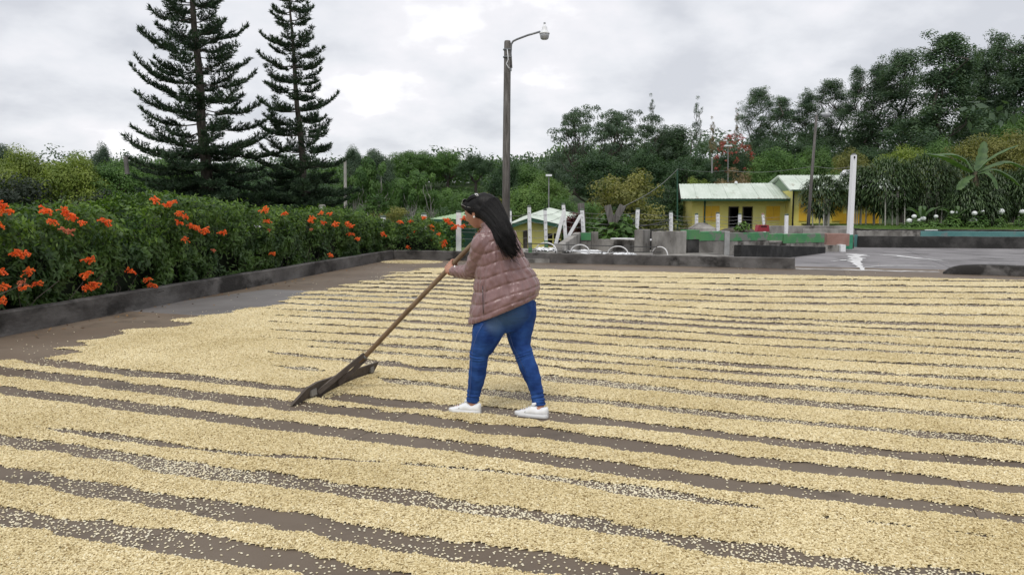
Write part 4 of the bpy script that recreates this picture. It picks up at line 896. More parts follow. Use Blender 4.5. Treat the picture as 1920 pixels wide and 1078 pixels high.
def lamp_pole2():
    D = 36; b = at(1514, 432, D); t = at(1531, 216, D); r = empty('lamp_pole', (b.x, D, b.z - .5), 0, 'thin grey wooden lamp pole beside the round strap leaved bush', 'lamp pole')
    q = [MB().tube([b - Vector((0, 0, .5)), b.lerp(t, .5), t], [.085, .07, .05], 10).build('pole', M_pole, None, True)]
    q.append(MB().tube([at(1530, 233, D), at(1533, 219, D), at(1545, 214, D - .2)], .022, 6).build('arm', M_metal)); L = at(1550, 213, D - .25)
    q.append(MB().lathe(L, [(.02, .2), (.07, .18), (.09, .05), (.19, -.02), (.18, -.1), (.1, -.2), (.01, -.2)], 12).build('lamp_housing', M_glass, None, True)); q.append(MB().tube([at(1527, 222, D), at(1535, 221, D)], .03, 5).build('clamp', M_metal)); adopt(r, *q)
lamp_pole2()
def mast(px, yt, yb, D, wid, label, head=True, m=M_wirel, r=.03, lean=0):
    b = at(px, yb, D); t = at(px + lean, yt, D); rr = empty('lamp_mast', (b.x, D, b.z), 0, label, 'mast'); q = [MB().tube([b, t], r, 6).build('pole', m)]
    if head: q.append(MB().box(t + Vector((0, 0, .05)), (wid / F_PX * D, .3, .1)).build('lamp_head', M_lampw))
    adopt(rr, *q)
mast(1029, 331, 420, 40, 11, 'thin mast with a flat white lamp above the small yellow house', r=.03)
mast(1365, 275, 343, 60, 14, 'thin mast with a white crossbar above the yellow house roof', r=.035)
mast(1335, 297, 325, 62, 0, 'short bare mast left of the one with the crossbar', False, r=.06)
mast(1270, 318, 432, 44, 0, 'dark green thin mast at the left gable of the yellow house', False, M_darkgreen, r=.045)
def wire(pts, r, label, m=M_wirel):
    mb = MB(); P = []
    for (a, b_) in zip(pts[:-1], pts[1:]):
        a = Vector(a); b_ = Vector(b_)
        for k in range(10): t = k / 10; P.append(a.lerp(b_, t) - Vector((0, 0, .012 * (b_ - a).length * math.sin(PI * t))))
    P.append(Vector(pts[-1])); tag(mb.tube(P, r, 4, False).build('overhead_wire', m), label, 'wire')
wire([at(1271, 317, 44), at(1365, 320, 52), at(1526, 312, 36), at(1600, 312, 44), at(1900, 300, 60)], .009, 'overhead wire crossing above the roof of the yellow house', M_wirel)
wire([at(1168, 388, 28), at(1271, 317, 44)], .009, 'sloping wire rising from the planks to the green mast', M_wirel)
wire([at(1198, 425, 29.4), at(1258, 412, 31)], .02, 'thick slanting cable behind the basin wall', M_wire)
wire([at(1197, 430, 29.4), at(1320, 427, 33)], .02, 'dark cable running along the basin wall top', M_wire)

# ------------------------------------------------------------------ basins and painted walls behind the kerb
def wall(name, A, B, th, z0, z1, m, label, cat='wall', z1b=None, nseg=14):
    return tag(MB().prism(A, B, th, z0, z1, z1b, nseg=nseg, jit=.008).build(name, m), label, cat)
zt = lambda py, D: at(960, py, D).z
g2 = lambda px, D: Vector((at(px, 450, D).x, D, 0))
tag(MB().box((3.4, 25.9, .02), (6.8, 6.8, .2), rz=ang * 0).build('basin_floor', M_conc), 'pale concrete floor of the washing basins', kind='structure')
wall('basin_wall', g2(1047, 23.2), g2(1083, 27.6), .22, 0, zt(460, 23.2), M_conc, 'slanting side wall of the washing basin left of the green panel', z1b=zt(436, 27.6))
bw_ = wall('basin_wall', g2(1083, 27.75), g2(1108, 27.75), .2, 0, zt(436, 27.7), M_conc, 'basin wall piece carrying the leftmost green panel')
_o = MB().box(at(1095.5, 443.5, 27.63), (25 / F_PX * 27.6, .02, 14 / F_PX * 27.6)).build('green_panel', M_greenp); adopt(bw_, _o)
wall('basin_wall', g2(1108.5, 27.78), g2(1121, 27.78), .2, 0, zt(435, 27.7), M_conc, 'narrow grey wall end right of the leftmost green panel')
wall('basin_wall', g2(1121.5, 27.8), g2(1196, 27.0), .2, 0, zt(449, 27.4), M_conc, 'low part of the basin wall below the big leaved plant')
wall('basin_ledge', g2(1148, 27.2), g2(1195, 26.7), .3, zt(448.5, 27) , zt(446.5, 27), M_white, 'white ledge on the low part of the basin wall', 'ledge', nseg=2)
wall('basin_pillar', g2(1197, 26.0), g2(1211, 26.6), .3, 0, zt(431, 26), M_conc, 'grey pillar at the right end of the low basin wall', 'pillar', nseg=2)
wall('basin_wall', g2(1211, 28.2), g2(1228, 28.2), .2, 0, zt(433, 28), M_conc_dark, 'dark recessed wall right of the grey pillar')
wall('basin_ledge', g2(1208, 27.6), g2(1226, 27.6), .3, zt(451, 27.6), zt(448.8, 27.6), M_white, 'small white ledge beside the grey pillar', 'ledge', nseg=2)
wall('basin_wall', g2(1226, 25.0), g2(1283, 25.6), .22, 0, zt(434, 25), M_conc, 'large stained grey basin wall left of the green corner')
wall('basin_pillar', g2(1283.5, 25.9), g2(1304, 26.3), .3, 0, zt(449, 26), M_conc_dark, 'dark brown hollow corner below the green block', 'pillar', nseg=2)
wall('green_block', g2(1283.5, 25.88), g2(1304.5, 26.3), .34, zt(448.8, 26), zt(431, 26), M_greenp, 'green painted block on the corner of the basin wall', 'block', nseg=2)
PW = [(1304.8, 26.3, 1353, 26.8, 434, 'pale stained wall with a worn green band right of the green block', 451),
      (1363, 26.95, 1437, 27.9, 436, 'wall with the bright green band bearing pale scribbles', 451),
      (1437.3, 28.0, 1463.5, 28.2, 438, 'green recess wall with the small grey sill', 453),
      (1464, 28.2, 1541, 29.2, 438, 'wall with the yellowish green band above the dark ramp', 455)]
for x0, d0, x1, d1, yt, lab, yg in PW:
    dm = (d0 + d1) / 2; zs = zt(yg, dm)
    r = empty('painted_wall', (g2(x0, d0).x, d0, 0), 0, lab, 'wall')
    a = MB().prism(g2(x0, d0), g2(x1, d1), .24, 0, zs, nseg=12, jit=.006).build('lower_wall', M_conc); b_ = MB().prism(g2(x0, d0 - .012), g2(x1, d1 - .012), .25, zs - .001, zt(yt, dm), nseg=12, jit=.006).build('painted_band', M_greenp); adopt(r, a, b_)
wall('basin_pillar', g2(1353.3, 26.83), g2(1362.7, 26.93), .3, 0, zt(433.5, 26.88), mat('pale_concrete', (.3, .3, .29), .9, (.42, .42, .41), scale=3, detail=8, bump=.5, coords='World'), 'pale pillar between the two green banded walls', 'pillar', nseg=2)
tag(MB().prism(g2(1439, 27.85), g2(1463, 28.0), .18, zt(455, 27.9), zt(451, 27.9)).build('grey_sill', M_conc), 'small grey sill below the green recess', 'sill')
wall('ramp_wall', g2(1384, 22.2), g2(1543, 28.3), .22, 0, zt(459, 22.2), mat('black_concrete', (.016, .016, .016), .95, (.055, .055, .053), scale=2, detail=9, bump=.6, coords='World', lo=.45, hi=.75), 'black stained ramp wall before the green banded walls', z1b=zt(463, 28.3))
tag(MB().box(at(1564, 449, 30.2), (40 / F_PX * 30.2, 1.0, .46), rz=-.1).build('plaster_block', M_brickp), 'worn pinkish plaster block left of the white post', 'block')
tag(MB().box(at(1560, 466, 29.6), (33 / F_PX * 29.6, .5, .26), rz=-.1).build('concrete_step', M_conc), 'grey concrete step below the pinkish block', 'step')
tag(MB().box(at(1577, 466.5, 29.4), (9 / F_PX * 29.5, .5, .32), rz=-.1).build('white_block', M_white), 'white painted step end beside the foot of the white post', 'block')
wall('yard_wall', g2(1420, 34.5), g2(1585, 34.0), .25, 0, zt(423.5, 34), M_conc, 'long grey wall behind the green banded walls before the yellow house')
wall('yard_wall', g2(1504, 32.5), g2(1600, 32.2), .25, 0, zt(429.5, 32.4), M_conc, 'second grey wall step left of the white post')
# red barrow, dark pile, potted plant
r = empty('red_barrow', at(1429, 434, 28.6), 0, 'small red trough standing on the wall before the yellow house', 'barrow'); c = at(1429, 427, 28.6)
sx, sz = .21, .11
tr_ = MB().rings([[c + Vector((x * k, y * k2, z)) for x, y in ((-1, -1), (1, -1), (1, 1), (-1, 1))] for k, k2, z in ((.23, .16, -.14), (.18, .20, .1), (.16, .18, .1), (.12, .12, -.06))]).build('tub', M_red)
q = MB().box(c + Vector((0, -.18, .06)), (.22, .03, .07)).build('dark_opening', M_dark); q3 = MB().tube([c + Vector((.1, 0, .1)), c + Vector((.16, 0, .3)), c + Vector((.02, 0, .42))], .012, 5).build('handle', M_brickp); adopt(r, tr_, q, q3)
rg = np.random.default_rng(12)
def leafy(name, px, py, D, wpx, hpx, n, L, Wd, m, label, cat='plant', droop=.3, kind=None, stem=True, grp=None):
    c0 = at(px, py, D); W = wpx / F_PX * D / 2; Hh = hpx / F_PX * D; r = empty(name, (c0.x, c0.y, c0.z), 0, label, cat, grp)
    d = unit(rg.normal(size=(n, 3))); d[:, 2] = np.abs(d[:, 2]); rr = rg.uniform(.45, 1, n) ** .6; c = d * rr[:, None] * np.array([W, W * .8, Hh]); nr = unit(d * .5 + np.array([0, 0, .8]) + rg.normal(size=(n, 3)) * .35)
    c = c + np.array([0, 0, .05]); V, F = leafquads(c, nr, L * rg.uniform(.7, 1.2, n), Wd * rg.uniform(.7, 1.2, n), rg, droop=droop); link('leaves', mesh('leaves', V, F), m, r)
    if stem:
        mb = MB()
        for k in range(7): a = Vector((rg.normal(0, W * .15), rg.normal(0, W * .15), -.1)); mb.tube([a, Vector((rg.normal(0, W * .5), rg.normal(0, W * .4), Hh * .8))], [.02, .01], 4, False)
        mb.build('stem', M_bark, r)
    return r
leafy('big_leaved_plant', 1145, 448, 29.2, 105, 48, 330, .20, .10, L_mid, 'big leaved green plant growing over the low basin wall')
leafy('big_leaved_plant', 1172, 440, 29.8, 60, 34, 160, .17, .08, L_blue, 'smaller duller big leaved plant at the right of the other')
leafy('dark_red_plant', 1076, 440, 29.5, 42, 40, 500, .10, .045, L_darkred, 'dark red leaved shrub between the white braces')
leafy('small_plant', 1392, 434, 27.4, 28, 17, 70, .12, .05, L_bright, 'small bright green plant on the wall before the dark doorways')
leafy('small_shrub', 842, 466, 26.6, 60, 55, 1500, .06, .03, L_mid, 'leafy green shrub around the whole white post left of the woman', 'shrub')
leafy('grass_tuft_bush', 705, 402, 33, 52, 38, 400, .22, .03, L_mid, 'pale green long leaved bush behind the hedge near the posts', 'shrub')
rf = None
for k, (x, y) in enumerate([(841, 415), (845, 419), (857, 424), (868, 424), (869, 409), (850, 428), (836, 412)]):
    p = at(x, y, 25.6); o = bpy.data.objects.new('flower_cluster', CLU[k % 4]); C.objects.link(o); o.location = p; o.scale = (1.25,) * 3; o.rotation_euler = (0, 0, k)
    if rf is None: rf = [q for q in C.objects if q.name.startswith('small_shrub')][0]
    adopt(rf, o)
mb = MB(); rg = np.random.default_rng(13); P = [at(x, y, 30.5) for x, y in ((1350, 435), (1362, 430), (1385, 427.5), (1405, 429), (1418, 435))]
tag(MB().rings([[p + Vector((0, -.5, -.2)), p + Vector((0, -.3, .0)), p + Vector((0, .3, .02)), p + Vector((0, .5, -.2))] for p in P]).build('dark_heap', M_bark, None, True), 'low dark heap on the ground before the doorways', 'heap')
P = at(1316, 428, 30.5); tag(MB().rings([[P + Vector((sx * 42 / F_PX * 30 / 2 * k, sy * .6 * k, z)) for sx, sy in ((-1, -1), (1, -1), (1, 1), (-1, 1))] for k, z in ((1, -.15), (.95, 0), (.25, .22))]).build('grey_hatch', M_conc), 'grey sloping hatch roof left of the doorways before the yellow house', 'hatch')
for k, (x0, x1, yt, lab) in enumerate(((1133, 1147, 385, 'left leaning grey plank of the V behind the plant'), (1174, 1151, 385, 'right leaning grey plank of the V behind the plant'), (1083, 1092, 381, 'grey plank behind the white post by the dark red plant'))):
    t = at(x0 + 6 if k != 1 else x0 - 6, yt, 28.6 + .15 * k); b_ = at(x1, 418, 28.6 + .15 * k); d = (t - b_); ang_ = math.atan2(d.x, d.z)
    tag(MB().box((t + b_) / 2, (12 / F_PX * 28.6, .06, d.length), ry=ang_, taper=1.05).build('leaning_plank', M_pole), lab, 'plank')
# hoops with rods, foam
for k, (x0, x1, yt, yb, lab) in enumerate(((1003, 1044, 455, 476, 'white pipe hoop, leftmost of four behind the kerb'), (1069, 1106, 459, 478, 'white pipe hoop, second from the left'), (1139, 1178, 462, 480, 'white pipe hoop, third from the left'), (1222, 1252, 463, 482, 'white pipe hoop, rightmost of the four'))):
    D = 23.2 - k * .35; pts = []
    for i in range(13):
        a = PI * i / 12; pts.append(at((x0 + x1) / 2 - (x1 - x0) / 2 * math.cos(a), yb - (yb - yt) * math.sin(a) ** .8, D + .25 * math.cos(a)))
    tag(MB().tube([pts[0] - Vector((0, 0, .35))] + pts + [pts[-1] - Vector((0, 0, .35))], .017, 8).build('pipe_hoop', M_hoop, None, True), lab, 'hoop', 'white hoops over the washing basin')
for (a, b_, lab) in (((985, 456.5), (1236, 463.5), 'upper dark rod resting along the hoops'), ((985, 470), (1240, 473), 'lower dark rod resting along the hoops')):
    tag(MB().tube([at(*a, 23.35), at((a[0] + b_[0]) / 2, (a[1] + b_[1]) / 2 + .4, 22.9), at(*b_, 22.2)], .014, 6).build('metal_rod', M_wire), lab, 'rod')
rg = np.random.default_rng(14)
for (x0, x1, yy, lab) in ((1006, 1044, 470, 'crumpled white sheet under the leftmost hoop'), (1064, 1142, 474, 'crumpled white sheet between the second and third hoops'), (1156, 1200, 478, 'small white sheet right of the third hoop')):
    nx, ny = 26, 9; V = []
    a = at(x0, yy + 4, 22.95); b_ = at(x1, yy + 4, 22.6); zc = at(x0, yy, 22.8).z
    for j in range(ny):
        for i in range(nx):
            u = i / (nx - 1); v = j / (ny - 1); p = a.lerp(b_, u); V.append((p.x + .03 * rg.normal(), p.y + v * 1.6, zc - .05 + .10 * float(vnoise(p.x * 3, v * 4, 1, 1)) + rg.normal(0, .012)))
    F = [(j * nx + i, j * nx + i + 1, (j + 1) * nx + i + 1, (j + 1) * nx + i) for j in range(ny - 1) for i in range(nx - 1)]
    tag(link('white_sheet', mesh('white_sheet', V, F, True), M_whiteclean), lab, 'sheet')

# white square post with green foot in the yard
t = at(1601, 291, 24.7); b_ = gnd(1592, 467)
r = empty('white_post', (b_.x, b_.y, 0), 0, 'tall square white post with a green painted foot in the yard', 'post'); D = b_.y; wd = .185
t = at(1601, 291, D); tx = (t - b_)
def sqp(p, w, rz=.3): return [p + Matrix.Rotation(rz, 3, 'Z') @ Vector((sx * w / 2, sy * w / 2, 0)) for sx, sy in ((-.9, -1), (.9, -1), (1, -.9), (1, .9), (.9, 1), (-.9, 1), (-1, .9), (-1, -.9))]
hgt = t.z; kz = at(1593, 440, D).z / hgt
q = [MB().rings([sqp(b_, wd * 1.03), sqp(b_ + tx * kz, wd * 1.03)]).build('painted_foot', mat('post_green', (.03, .22, .12), .6, (.05, .27, .15), scale=5)), MB().rings([sqp(b_ + tx * kz, wd), sqp(t, wd * .93)]).build('shaft', M_whiteclean), MB().box(t + Vector((0, 0, .03)), (.13, .09, .07)).build('top_bracket', M_metal), MB().box(t + Vector((-.02, -.11, -.1)), (.05, .05, .09)).build('sensor', M_dark)]
adopt(r, *q)
# low walls on the right, lawn
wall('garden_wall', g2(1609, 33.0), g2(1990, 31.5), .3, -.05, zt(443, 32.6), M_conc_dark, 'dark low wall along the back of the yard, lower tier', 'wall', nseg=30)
wall('garden_wall', g2(1585, 33.6), g2(1608, 33.4), .3, -.05, zt(440.5, 33.3), M_tealp, 'short teal painted wall end behind the white post')
wall('garden_wall', g2(1604, 34.3), g2(1724, 34.0), .25, 0, zt(433, 34.2), M_conc, 'grey upper tier of the garden wall left of the teal part', nseg=20)
wall('garden_wall', g2(1724.5, 33.95), g2(1990, 32.4), .25, 0, zt(434, 33.5), M_tealp, 'long teal painted wall below the lawn', nseg=24)
tag(MB().prism(g2(1600, 34.9), g2(1990, 33.2), .5, 0, zt(430, 34.5), nseg=20, jit=.01).build('wall_coping', M_conc_dark), 'dark coping between the teal wall and the lawn', 'coping')
for x0, x1, lab in ((1795, 1822, 'longest white patch of lime on the wall coping'), (1735, 1757, 'white patch of lime left on the wall coping'), (1902, 1914, 'small white patch of lime right on the wall coping')):
    a = at((x0 + x1) / 2, 431.5, 33.9); tag(MB().box(a, ((x1 - x0) / F_PX * 34, .12, .035)).build('lime_patch', M_white), lab, 'patch')
lx0, lx1 = g2(1665, 35).x, 34; nx, ny = 40, 20; V = []
for j in range(ny):
    for i in range(nx):
        u = i / (nx - 1); v = j / (ny - 1); y = 34.6 + v * 12; x = lx0 - 1.4 * (1 - v) * 0 + (lx1 - lx0) * u; V.append((x, y, .62 + .24 * v + .03 * float(vnoise(x, y, .8, 1))))
F = [(j * nx + i, j * nx + i + 1, (j + 1) * nx + i + 1, (j + 1) * nx + i) for j in range(ny - 1) for i in range(nx - 1)]
tag(link('lawn', mesh('lawn', V, F, True), M_grass), 'bright lawn above the teal wall', kind='structure')
n = 24000; c = np.stack([rg.uniform(lx0, lx1, n), 34.6 + rg.random(n) ** 1.4 * 8, np.zeros(n)], -1); c[:, 2] = .65 + (c[:, 1] - 34.6) * .02 + .03
nr = unit(rg.normal(size=(n, 3)) * np.array([1, 1, .2])); V, F = leafquads(c, nr, rg.uniform(.03, .06, n), .01, rg, aim=np.array([0, 0, 1.0])); tag(link('lawn_grass', mesh('lawn_grass', V, F), L_bright), 'short grass blades of the lawn', 'grass', kind='stuff')
# bank that carries the strap leaved hedge left of the lawn
tag(MB().box((20.6, 41.5, .30), (9.2, 12, .55)).build('planting_bed', M_field), 'dark planted bank under the strap leaved hedge', kind='structure')
# grass strip at the left behind the kerb
tag(MB().box((-2.6, 27.6, -.02), (5.5, 4.6, .3)).build('grass_bank', M_grass), 'green grass bank behind the kerb left of the woman', kind='structure')

# ------------------------------------------------------------------ strap leaved hedge, banana, hydrangeas
def strap_mesh(rg, n, L, W, shape):
    c, out = shape(n); up = np.array([0, 0, 1.0]); Lr = L * rg.uniform(.7, 1.25, n)[:, None]; d = unit(out * rg.uniform(.6, 1.1, (n, 1)) + up * rg.uniform(-.1, .8, (n, 1)) + rg.normal(size=(n, 3)) * .25)
    w_ = unit(np.cross(d, up + 1e-4)) * (W * rg.uniform(.8, 1.2, n))[:, None] / 2; p1 = c + d * Lr * .4; p2 = p1 + unit(d * .9 - up * .55) * Lr * .35; p3 = p2 + unit(d * .45 - up * .9) * Lr * .38
    V = np.stack([c - w_ * .6, c + w_ * .6, p1 - w_, p1 + w_, p2 - w_ * .85, p2 + w_ * .85, p3], 1).reshape(-1, 3); b = np.arange(n)[:, None] * 7
    return V, np.concatenate([b + np.array([[0, 1, 3, 2]]), b + np.array([[2, 3, 5, 4]])]), b + np.array([[4, 5, 6]])
def strap_bush(px, D, ytop, ybot, wpx, label, n, seed, zb, stems=9):
    rg = np.random.default_rng(seed); p = at(px, ybot, D); W = wpx / F_PX * D / 2 * 1.18; z0 = at(px, ybot, D).z; z1 = at(px, ytop, D).z; Hh = (z1 - z0)
    r = empty('strap_leaved_bush', (p.x, D, zb), 0, label, 'bush', 'strap leaved bushes beside the lawn')
    def shape(n):
        d = unit(rg.normal(size=(n, 3))); d[:, 2] = d[:, 2] * .9 + .12; c = d * rg.uniform(.70, .95, (n, 1)) * np.array([W, W * .8, Hh / 2]) + np.array([0, 0, (z0 + z1) / 2 - zb + .05]); return c, unit(d * np.array([1, 1, .3]))
    V, Fq, Ft = strap_mesh(rg, n, .44, .058, shape); Ft4 = np.concatenate([Ft, Ft[:, 2:]], 1)
    me = bpy.data.meshes.new('leaves'); me.from_pydata(V.tolist(), [], Fq.tolist() + Ft.tolist()); me.update(); link('leaves', me, L_drac, r)
    mb = MB()
    for k in range(stems):
        a = rg.uniform(0, 6.28); q = W * rg.uniform(.1, .7); mb.tube([(q * math.cos(a), q * math.sin(a) * .7 - W * .25, -.1), (q * math.cos(a) * 1.1 + rg.normal(0, .05), q * math.sin(a) * .7 - W * .2, z0 - zb + Hh * .5)], [.035, .028], 5, False)
    mb.build('stem', M_barkw, r)
strap_bush(1541, 41.5, 333, 416, 66, 'small round strap leaved bush right behind the thin lamp pole', 1700, 31, .1)
strap_bush(1607, 42.5, 318, 402, 66, 'strap leaved bush directly behind the white post', 1700, 32, .3)
strap_bush(1660, 42.0, 300, 420, 105, 'big strap leaved bush right of the white post, first in the mass', 3200, 33, .5)
strap_bush(1730, 42.5, 294, 428, 110, 'big strap leaved bush, second in the mass, above the first hydrangeas', 3200, 34, .5)
strap_bush(1795, 43.5, 300, 430, 100, 'big strap leaved bush, third in the mass, left of the banana plant', 2800, 35, .7)
strap_bush(1870, 43, 322, 430, 105, 'strap leaved bush behind the banana plant', 2400, 36, .7)
strap_bush(1940, 42, 312, 430, 110, 'strap leaved bush at the right edge', 2400, 37, .7)
strap_bush(1812, 39.2, 352, 432, 62, 'low strap leaved bush at the foot of the banana plant', 1500, 38, .6, 4)
strap_bush(1852, 39.3, 362, 432, 50, 'low strap leaved bush right of the foot of the banana plant', 1200, 39, .6, 3)
# banana plant
bp_ = at(1833, 415, 39.5); r = empty('banana_plant', (bp_.x, 39.5, .7), 0, 'banana plant with long arching leaves at the right before the bushes', 'banana plant')
crown_p = at(1828, 322, 39.5); MB().tube([(0, 0, -.1), (-.05, 0, 1.4), (crown_p.x - bp_.x, 0, crown_p.z - .7)], [.2, .16, .11], 10).build('trunk', mat('banana_trunk', (.05, .05, .03), .9, (.10, .08, .05), scale=3), r, True)
def banana_leaf(pts, wid, name='banana_leaf'):
    P = [Vector(p) for p in pts]; n = 26; V = []; F = []
    def bez(t):
        k = t * (len(P) - 1); i = min(int(k), len(P) - 2); f = k - i; p0 = P[max(i - 1, 0)]; p1 = P[i]; p2 = P[i + 1]; p3 = P[min(i + 2, len(P) - 1)]
        return .5 * ((2 * p1) + (p2 - p0) * f + (2 * p0 - 5 * p1 + 4 * p2 - p3) * f * f + (3 * p1 - p0 - 3 * p2 + p3) * f ** 3)
    for i in range(n + 1):
        t = i / n; p = bez(t); d = (bez(min(1, t + .02)) - bez(max(0, t - .02))).normalized(); s = d.cross(Vector((0, 0, 1))); s = s.normalized() if s.length > .05 else Vector((1, 0, 0)); up = s.cross(d)
        wd = wid * (math.sin(PI * min(1, t * .97 + .03)) ** .5) * (1 if t > .12 else t / .12 * .8 + .06) * random.uniform(.78, 1.08); V += [p - s * wd - up * wd * .45, p, p + s * wd - up * wd * .45]
        if i: b = 3 * i; F += [(b - 3, b - 2, b + 1, b), (b - 2, b - 1, b + 2, b + 1)]
    return mesh(name, V, F, True)
B = lambda x, y, dd=0: at(x, y, 39.5 + dd) - Vector((bp_.x, 39.5, .7))
for k, lf in enumerate(([(1828, 325, 0), (1850, 300, -.3), (1880, 282, -.6), (1910, 272, -.9)], [(1828, 325, 0), (1812, 300, .2), (1785, 288, .2), (1748, 290, 0)], [(1828, 325, 0), (1800, 308, -.3), (1770, 292, -.6), (1735, 288, -1)],
        [(1830, 322, 0), (1838, 300, .5), (1842, 283, .7), (1845, 265, .9)], [(1828, 328, 0), (1852, 322, -.5), (1868, 338, -.8), (1872, 356, -.9)], [(1828, 328, 0), (1812, 332, -.5), (1802, 345, -.8), (1797, 356, -1)], [(1828, 326, 0), (1862, 316, -.3), (1895, 330, -.5), (1915, 350, -.6)], [(1828, 326, 0), (1855, 310, .3), (1890, 302, .5), (1930, 318, .5)])):
    link('leaf', banana_leaf([B(*q) for q in lf], .27), L_ban, r)
# young banana-like plants by the hydrangeas
for (x, y, lab) in ((1728, 398, 'broad leaved plant, left of two behind the hydrangeas'), (1790, 395, 'broad leaved plant, right of two behind the hydrangeas')):
    o_ = at(x, 418, 38.6); r2 = empty('broad_leaved_plant', o_, 0, lab, 'plant')
    for k in range(6):
        a = k * 1.05 + .3; sx = math.cos(a); b0 = Vector((0, 0, -.1)); b1 = Vector((sx * .2, math.sin(a) * .2, .45)); b2 = Vector((sx * .55, math.sin(a) * .4, .75 + .1 * math.sin(k * 2))); b3 = Vector((sx * .9, math.sin(a) * .6, .72 + .15 * math.sin(k * 3)))
        link('leaf', banana_leaf([b0, b1, b2, b3], .11), L_ban, r2)
HY = [(1705, 414, 9), (1714, 406, 8), (1731, 410, 9), (1724, 413, 7), (1755, 406, 7), (1785, 398.5, 6), (1793, 397.5, 7), (1793, 408, 6), (1827, 400, 9), (1842, 396.5, 6), (1825, 414, 12), (1876, 396.5, 12), (1917, 397, 9)]
HL = ['leftmost low hydrangea with a white head', 'hydrangea head just above the leftmost one', 'hydrangea with a large white head, third from the left', 'small hydrangea head between the second and third', 'hydrangea beside the broad leaved plant', 'small white hydrangea, left of the close pair', 'small white hydrangea, right of the close pair', 'small hydrangea below the close pair', 'greyish hydrangea before the banana trunk', 'small hydrangea right of the banana trunk', 'largest low hydrangea near the lawn edge', 'tallest large white hydrangea at the right', 'hydrangea at the right edge of the view']
for k, ((x, y, s), lab) in enumerate(zip(HY, HL)):
    D = 38.2 + .12 * (k % 4); p = at(x, y, D); zg = .68; r2 = empty('hydrangea', (p.x, D, zg), 0, 'white flowering ' + lab if 'white' not in lab else lab, 'hydrangea', 'hydrangeas along the lawn'); R = s / F_PX * D / 2 * 1.1; hz_ = p.z - zg
    n = 170; d = unit(rg.normal(size=(n, 3))); V, F = leafquads(d * R * np.array([1, 1, .8]) + np.array([0, 0, hz_]), d, R * .28, R * .24, rg); link('flower_head', mesh('flower_head', V, F), M_hyd, r2)
    MB().ball((0, 0, hz_), (R * .85, R * .85, R * .65), 8, 6).build('flower_core', M_hyd, r2, True)
    n = 190; d = unit(rg.normal(size=(n, 3))); d[:, 2] = np.abs(d[:, 2]); c = d * np.array([.45, .35, max(.12, hz_ - R * .3)]) * rg.uniform(.5, 1, (n, 1)); V, F = leafquads(c, unit(d + np.array([0, 0, .6])), .08, .045, rg); link('leaves', mesh('leaves', V, F), L_mid, r2)
    MB().tube([(0, 0, -.05), (0, 0, hz_)], .012, 5).build('stem', M_bark, r2)

# ------------------------------------------------------------------ yellow house on the right
def roof_sheet(A, B_, Ct, Dt, nsheet, m, parent, name='roof_panel', amp=.013, per=.2):
    "corrugated sheets between eave A-B and ridge Dt-Ct (A under Dt, B_ under Ct)"
    for k in range(nsheet):
        t0, t1 = k / nsheet, (k + 1) / nsheet; e0 = A.lerp(B_, t0); e1 = A.lerp(B_, t1); r0 = Dt.lerp(Ct, t0); r1 = Dt.lerp(Ct, t1); nn = (e1 - e0).cross(r0 - e0).normalized()
        if nn.z < 0: nn = -nn
        wid = (e1 - e0).length; nc = max(6, int(wid / per * 4)); V = []
        for i in range(nc + 1):
            u = i / nc * .998 + .001; z = amp * math.sin(2 * PI * u * wid / per) + (k % 2) * .004 + random.uniform(0, .001)
            for j in range(3): v = j / 2; V.append(e0.lerp(e1, u).lerp(r0.lerp(r1, u), v) + nn * z)
        F = [(i * 3 + j, (i + 1) * 3 + j, (i + 1) * 3 + j + 1, i * 3 + j + 1) for i in range(nc) for j in range(2)]
        o = link(name, mesh(name, V, F), m); sm_ = o.modifiers.new('t', 'SOLIDIFY'); sm_.thickness = .012; adopt(parent, o)
D = 47.0; hx = lambda px: at(px, 430, D).x; hz = lambda py, dd=0: at(960, py, D + dd).z
hr_ = empty('yellow_house', (hx(1390), D, 0), 0, 'low yellow house with pale green roof, orange shutters and two dark doorways', 'house')
q = []
zg = -.15; ze = hz(373); x0, x1 = hx(1297), hx(1484)
doors = [(1365, 1385), (1391, 1411)]; dz = hz(387.5)
segs = [(1297, 1365), (1385, 1391), (1411, 1484)]
for a, b_ in segs: q.append(MB().box(((hx(a) + hx(b_)) / 2, D + .1, (zg + ze) / 2), (hx(b_) - hx(a), .2, ze - zg)).build('wall', M_yellow))
for a, b_ in doors:
    q.append(MB().box(((hx(a) + hx(b_)) / 2, D + .1, (dz + ze) / 2), (hx(b_) - hx(a) - .004, .196, ze - dz)).build('wall', M_yellow))
    q.append(MB().box(((hx(a) + hx(b_)) / 2, D + 1.2, (zg + dz) / 2), (hx(b_) - hx(a) + .6, .1, dz - zg)).build('dark_room', M_dark))
    q.append(MB().box((hx(a) + .03, D + .02, (zg + dz) / 2), (.06, .22, dz - zg)).build('door_frame', M_bark)); q.append(MB().box(((hx(a) + hx(b_)) / 2, D + .02, dz - .03), (hx(b_) - hx(a) - .122, .22, .06)).build('door_frame', M_bark))
q.append(MB().box(((x0 + x1) / 2, D + 2.6, (zg + ze) / 2), (x1 - x0 - .4, .2, ze - zg)).build('wall', M_yellow)); q.append(MB().box((x0 + .1, D + 1.36, (zg + ze) / 2), (.2, 2.28, ze - zg)).build('wall', M_yellow))
q.append(MB().box((x0 + .75, D - .05, (zg + ze) / 2), (.09, .08, ze - zg)).build('corner_post', M_darkgreen))
